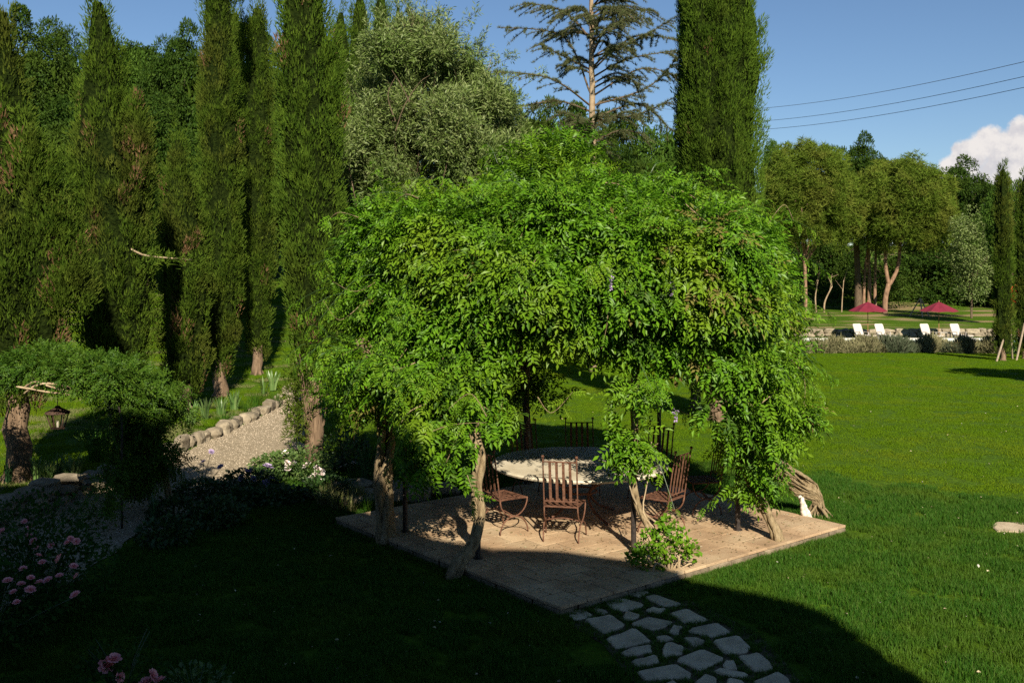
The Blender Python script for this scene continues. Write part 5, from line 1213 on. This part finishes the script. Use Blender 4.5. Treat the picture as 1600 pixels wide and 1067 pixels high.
def rose_bush(name, label, cat, base, h, r, blooms, colour, leafm, seed, nl=700, group=None, size=(.030, .046), leaf=(.035, .065)):
    rs = np.random.default_rng(seed); x, y = base; z = hz(x, y); o = np.array([x, y, z]); t = thing(name, label, cat, o, 0, group)
    st_ = Acc(); tips = []
    for k in range(14):
        q = rs.uniform(0, 2 * PI); e = np.array([r * rs.uniform(.2, .9) * math.cos(q), r * rs.uniform(.2, .9) * math.sin(q), h * rs.uniform(.6, .98)]); P = spline([(rs.normal(0, .03), rs.normal(0, .03), -.02), e * [.4, .4, .6], e], 7)
        st_.add(*tube(P, np.linspace(.009, .003, 7), 4)); tips.append(P)
    pts = [np.array(b) - o for b in blooms]
    for p in pts: st_.add(*tube(spline([(rs.normal(0, .04), rs.normal(0, .04), 0), p * [.55, .55, .6], p - [0, 0, .01]], 7), np.linspace(.007, .003, 7), 4))
    st_.build('stems', M['shrub'], t)
    a = Acc(); d = rdir(nl, rs); p = d * rs.uniform(.35, 1, (nl, 1)) ** .6 * [r, r, h * .46] + [0, 0, h * .46]
    a.add(*stamp(*BROAD, p, frames(unit(d + rs.normal(0, .5, (nl, 3))), UP + rs.normal(0, .5, (nl, 3))), rs.uniform(*leaf, nl)))
    tag(a.build('leaves', M[leafm], t), kind='stuff')
    for p in pts:
        R_ = frames(unit(rs.normal(0, .35, (1, 3)) + [[0, 1, .2]]), unit(np.array([[0, -.75, .8]]) + rs.normal(0, .35, (1, 3))))[0]; s = rs.uniform(*size) * 1.25
        ob_ = obj('bloom', bloom[colour], t); ob_.matrix_local = mathutils.Matrix([[*(R_[i] * s), p[i]] for i in range(3)] + [[0, 0, 0, 1]])
    return t
GRS = 'pink rose bushes in the shaded foreground'
lp = [(38, 815, 11.4), (47, 825, 11.3), (3, 831, 11.2), (52, 846, 11.0), (58, 857, 10.9), (80, 852, 11), (45, 838, 11.2), (10, 860, 11)]
rose_bush('rose_bush', 'pink rose bush nearest the low stone wall at the left edge', 'rose bush', (-5.45, 11.3), 1.12, .85, [W(q[0], q[1], q[2] - .62) for q in lp], 'pink', 'rose_leaf', 1, 2000, GRS)
lp = [(110, 842, 10.4), (119, 846, 10.4), (106, 848, 10.4), (66, 879, 10.2), (36, 889, 10.1), (115, 885, 10.1), (93, 873, 10.2), (60, 868, 10.2), (75, 907, 10), (93, 900, 10), (120, 900, 10.1)]
rose_bush('rose_bush', 'pink rose bush full of blooms beside the dark lawn', 'rose bush', (-4.85, 10.3), 1.05, .72, [W(q[0], q[1], q[2] - .62) for q in lp], 'pink', 'rose_leaf', 2, 1900, GRS)
lp = [(12, 908, 9.7), (48, 903, 9.7), (62, 910, 9.7), (33, 913, 9.7), (21, 925, 9.6), (47, 922, 9.6), (26, 941, 9.5), (118, 930, 9.5)]
rose_bush('rose_bush', 'pink rose bush lowest at the left edge with a large pale bloom', 'rose bush', (-4.95, 9.45), .85, .72, [W(q[0], q[1], q[2] - .62) for q in lp], 'pink', 'rose_leaf', 3, 1700, GRS)
lp = [(172, 1034, 8.2), (166, 1040, 8.2), (178, 1030, 8.2), (186, 1057, 8.1), (237, 1055, 8.1), (250, 1064, 8.1), (228, 1066, 8.1)]
rose_bush('rose_bush', 'low rose bush with a few pink blooms at the bottom edge of the picture', 'rose bush', (-3.15, 8.05), .62, .40, [W(q[0], q[1], q[2] - .3) for q in lp], 'pink', 'rose_leaf', 4, 420, GRS, (.040, .055))
rose_bush('garden_shrub', 'small bluish leafy shrub at the bottom edge right of the pink roses', 'shrub', (-2.55, 8.0), .42, .30, [], 'pink', 'shrub_light', 5, 260)
wp = [(446, 708, 17.0), (448, 723, 16.8), (451, 727, 16.8), (457, 725, 16.8), (450, 734, 16.7), (480, 728, 16.7), (495, 733, 16.6), (500, 738, 16.5), (494, 743, 16.4), (488, 748, 16.4), (503, 744, 16.4)]
rose_bush('rose_bush', 'sunlit rose bush with white blooms in front of the brown-stemmed cypress', 'rose bush', (-3.52, 16.75), .62, .58, [W(*q) for q in wp], 'white_petal', 'shrub_light', 6, 900, None, (.055, .075), (.04, .08))
wp = [(540, 727, 17.6), (553, 724, 17.6), (533, 731, 17.5)]
rose_bush('rose_bush', 'dark green bush with three tiny white blooms left of the tall iris', 'rose bush', (-3.0, 17.8), .75, .5, [W(*q) for q in wp], 'white_petal', 'shrub', 7, 900, None, (.035, .05), (.05, .09))
mp = [(385, 738, 16.3), (393, 737, 16.3), (418, 730, 16.4), (416, 755, 16.1), (412, 738, 16.3), (424, 748, 16.2), (378, 746, 16.2), (395, 748, 16.2)]
rose_bush('flowering_shrub', 'low mauve flowering shrub at the edge of the sunlit gravel', 'shrub', (-4.25, 16.2), .34, .55, [W(*q) for q in mp], 'mauve', 'shrub', 8, 900, None, (.06, .085), (.04, .08))
mp = [(482, 766, 15.6), (470, 768, 15.5), (330, 706, 16.4), (318, 725, 15.9), (345, 735, 15.8)]
rose_bush('flowering_shrub', 'dark straggling shrub with sparse mauve blooms on the shaded gravel edge', 'shrub', (-4.85, 15.5), .30, .45, [W(330, 706, 15.8), W(318, 722, 15.7), W(345, 730, 15.6)], 'mauve', 'shrub', 9, 620, None, (.04, .06), (.05, .09))
rose_bush('garden_shrub', 'pale variegated low shrub beside the gravel, behind the mauve flowers', 'shrub', (-4.05, 17.2), .42, .5, [], 'pink', 'shrub_light', 10, 900, None, (.04, .06), (.05, .09))
for k, (x, y, h_, r_, lb) in enumerate(((-4.75, 14.0, .38, .36, 'dark shrub at the foot of the right arch leg'), (-4.1, 15.0, .26, .42, 'dark low shrub between arch and mauve flowers'), (-3.6, 15.2, .26, .5, 'dark low shrub left of the straw-coloured grass'), (-4.5, 12.9, .38, .36, 'dark shrub right of the front arch post'), (-4.1, 13.8, .42, .42, 'dark shrub on the upper edge of the shaded lawn'), (-4.75, 8.2, .5, .45, 'dark shrub low in the left bottom corner'), (-2.9, 15.6, .36, .45, 'low dark clump left of the patio rocks'))):
    rose_bush('garden_shrub', lb, 'shrub', (x, y), h_, r_, [], 'pink', 'shrub', 20 + k, 650, 'dark shrubs bordering the shaded lawn', leaf=(.045, .09))
t = rose_bush('flowering_shrub', 'red flowering shrub at the right edge beyond the slim cypress', 'shrub', (26.6, 51.5), 3.4, 1.3, [W(1582 + rs.normal(0, 9), 462 + rs.normal(0, 10), 50.4) for k in range(16)], 'red_petal', 'shrub', 40, 1500, None, (.14, .22), (.12, .24))

# ---- irises and grass tufts
def blades(rs, n, h, r, wd, bend=.25):
    a = Acc()
    for k in range(n):
        q = rs.uniform(0, 2 * PI); r0 = r * rs.uniform(0, .5); hh = h * rs.uniform(.65, 1.05); ln = rs.uniform(.05, bend); d = np.array([math.cos(q), math.sin(q), 0]); sd = np.array([-d[1], d[0], 0]) if rs.uniform() < .5 else np.array([1.0, 0, 0])
        p = d * r0; V = []
        for t_ in (0, .4, .75, 1):
            c = p + d * hh * ln * (t_ ** 1.8) * 1.6 + UP * hh * (t_ - .12 * ln * t_ * t_); w_ = wd * (1 - .25 * t_) if t_ < 1 else .002; V += [c - sd * w_ / 2, c + sd * w_ / 2]
        a.add(np.array(V), [[0, 1, 3], [0, 3, 2], [2, 3, 5], [2, 5, 4], [4, 5, 7], [4, 7, 6]])
    return a
IR = [blades(np.random.default_rng(600 + k), 22, .42, .16, .035) for k in range(3)]
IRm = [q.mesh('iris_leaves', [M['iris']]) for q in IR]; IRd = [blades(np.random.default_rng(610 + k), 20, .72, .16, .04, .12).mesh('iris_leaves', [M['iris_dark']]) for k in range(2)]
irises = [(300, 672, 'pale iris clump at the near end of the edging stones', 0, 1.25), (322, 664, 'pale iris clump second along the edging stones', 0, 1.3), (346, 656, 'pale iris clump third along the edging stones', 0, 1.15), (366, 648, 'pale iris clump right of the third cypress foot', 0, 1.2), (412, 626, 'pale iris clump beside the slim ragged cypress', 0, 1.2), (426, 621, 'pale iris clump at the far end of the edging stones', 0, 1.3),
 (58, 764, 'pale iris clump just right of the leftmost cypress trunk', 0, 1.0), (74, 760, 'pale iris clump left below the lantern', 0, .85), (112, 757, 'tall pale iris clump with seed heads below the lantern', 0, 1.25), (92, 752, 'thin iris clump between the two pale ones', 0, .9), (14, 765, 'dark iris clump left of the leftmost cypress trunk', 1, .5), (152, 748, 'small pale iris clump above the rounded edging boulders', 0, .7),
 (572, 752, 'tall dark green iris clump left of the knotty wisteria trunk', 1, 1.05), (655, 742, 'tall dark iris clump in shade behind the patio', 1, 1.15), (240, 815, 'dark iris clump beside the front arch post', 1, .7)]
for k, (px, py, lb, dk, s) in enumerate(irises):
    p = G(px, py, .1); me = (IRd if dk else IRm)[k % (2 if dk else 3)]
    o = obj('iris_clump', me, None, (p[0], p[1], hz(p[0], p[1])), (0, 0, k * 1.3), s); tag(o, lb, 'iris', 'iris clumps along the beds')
GT1 = [blades(np.random.default_rng(620 + k), 90, .40, .22, .010, .5).mesh('grass_tuft', [M['grass_dry'] if k == 0 else M['grass_long']]) for k in range(2)]
for k, (px, py, j, s, lb) in enumerate(((528, 792, 0, .8, 'straw-coloured grass tuft at the left patio corner'), (548, 796, 0, .9, 'straw-coloured grass tuft touching the left patio corner'), (505, 786, 0, .8, 'straw-coloured grass tuft farthest left of the patio corner'), (575, 797, 1, .9, 'green grass tuft just left of the knotty trunk'), (150, 735, 1, 1.5, 'tall green grass clump under the arch beside the lantern'), (175, 730, 1, 1.6, 'tall green grass clump beside the second cypress trunk'), (195, 740, 0, .9, 'pale grass tuft at the foot of the arch vine'),
  (385, 650, 1, 1.2, 'green grass clump above the middle edging stones'), (400, 640, 1, 1.2, 'green grass clump above the far edging stones'), (350, 668, 1, 1.1, 'green grass clump above the near edging stones'), (432, 634, 1, 1.1, 'green grass clump at the end of the edging'), (560, 780, 0, .8, 'pale grass tuft below the grey rocks'), (515, 775, 0, .9, 'pale grass tuft left of the grey rocks'))):
    p = G(px, py, .05); o = obj('grass_tuft', GT1[j], None, (p[0], p[1], hz(p[0], p[1])), (0, 0, k * 1.7), s); tag(o, lb, 'grass tuft', 'grass tufts along the beds')

# grey rocks behind the left patio corner
rs = np.random.default_rng(91)
for (px, py, sx, sy, sz, lb) in ((548, 765, .75, .5, .22, 'flat mossy grey rock left of the knotty wisteria trunk'), (578, 773, .55, .4, .18, 'flat grey rock directly behind the knotty trunk'), (635, 778, .8, .5, .30, 'big blue-grey rock between knotty trunk and thin post'), (610, 762, .7, .4, .2, 'grey rock behind the thin left post'), (690, 768, .6, .45, .25, 'dark rock in the shade left of the table'), (562, 782, .5, .3, .14, 'small flat rock at the edge of the pale grass'), (140, 762, .6, .45, .26, 'rounded tan boulder at the corner of the edging'), (172, 757, .55, .5, .24, 'rounded tan boulder nearest the arch post')):
    p = G(px, py, .05); V, F = rock(rs, (sx, sy, sz)); o = Acc().add(V, F).build('rock', M['stone'], None, loc=(p[0], p[1], hz(p[0], p[1]) + sz * .32)); tag(o, lb, 'rock', 'rocks along the beds')

# sprouting stump at the front patio edge
x, y = W(1045, 900, 11.5)[:2]; sb = thing('sprouting_bush', 'bright green young shoots at the front right patio edge', 'bush', (x, y, 0)); a = Acc(); rs = np.random.default_rng(92)
for (px, py, r) in ((1050, 832, .16), (1040, 850, .2), (1066, 850, .16), (1012, 845, .13), (1005, 868, .15), (1078, 862, .12), (1030, 868, .16), (995, 872, .12), (1040, 818, .10)):
    leaf_cloud(a, rs, W(px, py, 11.5) - [x, y, 0], r, 90, BROAD, (.035, .075), None, -.2, 0, .2)
    Acc().add(*tube(spline([(0, 0, .02), (W(px, py, 11.5) - [x, y, 0]) * [.4, .4, .6], W(px, py, 11.5) - [x, y, 0]], 7), np.linspace(.012, .004, 7), 5)).build('shoot', M['dead_cane'], sb)
tag(a.build('leaves', M['wisteria'], sb), kind='stuff')

# lavender hedge by the pool
LAVM = []
for k in range(3):
    rs = np.random.default_rng(700 + k); n = 2200; d = rdir(n, rs); d[:, 2] = np.abs(d[:, 2]); p = d * rs.uniform(.3, 1, (n, 1)) ** .5 * [.62, .55, .66] * (1 + .22 * np.sin(5 * d[:, :1] + k) * np.sin(4 * d[:, 1:2] + 2 * k)) + rs.normal(0, .05, (n, 3))
    LAVM.append(Acc().add(*stamp(*TUFT, p, frames(unit(d * .6 + UP * .7 + rs.normal(0, .25, (n, 3))), rdir(n, rs)), rs.uniform(.13, .30, n))).mesh('lavender_foliage', [M['lavender_dark'] if k == 2 else M['lavender']]))
LL = 'silvery lavender bush of the low hedge, {}'
spots = ['hidden behind the wisteria', 'half hidden by the wisteria edge', 'first in view right of the wisteria', 'left of the left loungers', 'directly below the leftmost lounger', 'below the left parasol pole', 'just right of the left pair of loungers', 'left of the gap showing the pool rim', 'dark one below the bright pool rim', 'left of the right pair of loungers', 'below the small side table', 'right of the small side table', 'below the rightmost lounger', 'left beside the slim cypress', 'behind the slim cypress foot']
for k, s_ in enumerate(spots):
    x = 13.6 + k * .86 + .22 * math.sin(k * 5.3); y = 52.9 + .2 * math.sin(k * 2.1); o = obj('lavender_bush', LAVM[2 if k in (8, 9, 11) else k % 2], None, (x, y, hz(x, y) - .05), (0, 0, k * 1.9), (1.45 + .25 * math.sin(k * 2.7), 1.1, 1.02 + .2 * math.sin(k * 3.3)))
    tag(o, LL.format(s_) if k not in (8, 9, 11) else LL.format(s_).replace('silvery', 'greener'), 'lavender', 'lavender bushes of the pool hedge')

# ------------------------------------------------------------------ grass
def patch(seed, side, n, h, wd, lean, mat_):
    rs = np.random.default_rng(seed); p = np.c_[rs.uniform(-.5, .5, (n, 2)) * side * 1.12, np.zeros(n)]; q = rs.uniform(0, 2 * PI, n); sd = np.c_[np.cos(q), np.sin(q), 0 * q]; l = np.c_[rs.normal(0, lean, (n, 2)), np.ones(n)] * (h * rs.uniform(.5, 1.15, (n, 1)))
    mid = p + l * [.35, .35, .6]; w_ = wd / 2
    V = np.stack([p - sd * w_, p + sd * w_, mid + sd * w_ * .8, mid - sd * w_ * .8, p + l], 1).reshape(-1, 3); o = np.arange(n)[:, None] * 5
    F = np.concatenate([o + [0, 1, 2], o + [0, 2, 3], o + [3, 2, 4]]); return Acc().add(V, F).mesh('grass_patch', [mat_])
lawn_line = lambda x: np.where(x > 4, 17.1 - .755 * (x - 5.4), 17.7)
def lawn_points(side, x0, x1, y0, y1, seed):
    xs, ys = np.meshgrid(np.arange(x0, x1, side), np.arange(y0, y1, side)); rs = np.random.default_rng(seed)
    x = xs.ravel() + rs.uniform(-.5, .5, xs.size) * side; y = ys.ravel() + rs.uniform(-.5, .5, xs.size) * side
    k = np.abs(x) < .62 * y + 2.0; return x[k], y[k], rs
def grow(poly, m):
    poly = np.asarray(poly); c = poly.mean(0); d = poly - c; return c + d * (1 + m / np.linalg.norm(d, axis=1, keepdims=True))
PATX = grow(PAT, .18); BEDX = grow(bed, .10)
def off_hard(x, y):
    r = ~in_poly(x, y, PATX) & ~in_poly(x, y, BEDX)
    ex, rx_ = np.interp(y, EDGE_Y, EDGE_X), np.interp(y, RIGHT_Y, RIGHT_X)
    return r & ~((x > ex - .45) & (x < rx_ + .15) & (y < 34)) & ~in_poly(x, y, np.array(sp))
PL = [patch(800 + k, .36, 430, .075, .0065, .35, M['grass_long']) for k in range(3)]
x, y, rs = lawn_points(.30, -6.5, 16, 6.5, 19.5, 1); k = off_hard(x, y) & (y < lawn_line(x) + rs.normal(0, .25, len(x))) & (x > np.interp(y, RIGHT_Y, RIGHT_X)); x, y = x[k], y[k]; n = len(x)
scatter('lawn_grass', np.c_[x, y, hgt(x, y)], np.c_[np.zeros((n, 2)), rs.uniform(0, 6.28, n)], np.c_[np.ones((n, 2)), rs.uniform(.75, 1.25, n)], PL, 'longer dark green lawn grass in the foreground', seed=2)
PM = [patch(820 + k, .6, 520, .035, .008, .5, M['grass_mown']) for k in range(3)]
x, y, rs = lawn_points(.6, -4.3, 26, 14, 54, 2); k = off_hard(x, y) & (y > lawn_line(x) + rs.normal(0, .2, len(x))) & (x > np.interp(y, RIGHT_Y, RIGHT_X) + .2); x, y = x[k], y[k]; n = len(x)
scatter('mown_lawn_grass', np.c_[x, y, hgt(x, y)], np.c_[np.zeros((n, 2)), rs.uniform(0, 6.28, n)], np.c_[np.ones((n, 2)), rs.uniform(.7, 1.2, n)], PM, 'short bright mown grass of the open lawn', seed=3)
PS = [patch(840 + k, .55, 420, .055, .008, .5, M['grass_mown'] if k else M['grass_dry']) for k in range(3)]
x, y, rs = lawn_points(.55, -22, -6.3, 14, 40, 3); k = (x < np.interp(y, EDGE_Y, EDGE_X) - .35); x, y = x[k], y[k]; n = len(x)
scatter('bank_grass', np.c_[x, y, hgt(x, y)], np.c_[np.zeros((n, 2)), rs.uniform(0, 6.28, n)], np.c_[np.ones((n, 2)), rs.uniform(.7, 1.3, n)], PS, 'sunny grass on the bank left of the gravel path', seed=4)
# tufts in the joints of the flagstones and along the patio edge
rs = np.random.default_rng(12); tfp = [patch(860 + k, .05, 16, .05, .005, .5, M['grass_long']) for k in range(3)]
lo, hi = bed.min(0), bed.max(0); p = rs.uniform(lo, hi, (5200, 2)); k = in_poly(p[:, 0], p[:, 1], bed)
for f in flag_polys: k &= ~in_poly(p[:, 0], p[:, 1], grow(f, .012))
p = p[k]
for A, B, q in ((uv(0, 0), uv(LU, 0), -Vv), (uv(0, 0), uv(0, LV), -U), (uv(LU, 0), uv(LU, LV), U)):
    t = rs.uniform(0, 1, 950); p = np.concatenate([p, A + (B - A) * t[:, None] + q * np.abs(rs.normal(.02, .05, (950, 1)))])
k = ~in_poly(p[:, 0], p[:, 1], grow(PAT, .0)); p = p[k]; n = len(p)
scatter('joint_grass', np.c_[p, np.full(n, .008)], np.c_[np.zeros((n, 2)), rs.uniform(0, 6.28, n)], rs.uniform(.5, 1.15, n), tfp, 'grass sprouting between the flagstones and along the patio edge', seed=5)
# tiny white daisies, petals and dry leaves in the lawn
rs = np.random.default_rng(14); n = 420; yy = 7 + 20 * rs.uniform(0, 1, n) ** 1.3; xx = rs.uniform(-.32, .56, n) * yy; k = off_hard(xx, yy) & (xx > np.interp(yy, RIGHT_Y, RIGHT_X)); xx, yy = xx[k], yy[k]; n = len(xx)
a = Acc(); a.add(*stamp(*BROAD, np.c_[xx, yy, hgt(xx, yy) + .05], frames(unit(np.c_[rs.normal(size=(n, 2)), rs.normal(0, .2, n)]), UP + rs.normal(0, .3, (n, 3))), rs.uniform(.012, .045, n)))
tag(a.build('fallen_petals', foliage('fallen_petal', [(.62, .58, .50), (.30, .22, .12), (.55, .48, .30), (.16, .14, .05)], .1)), 'tiny pale petals and dry leaves lying in the lawn', kind='stuff')
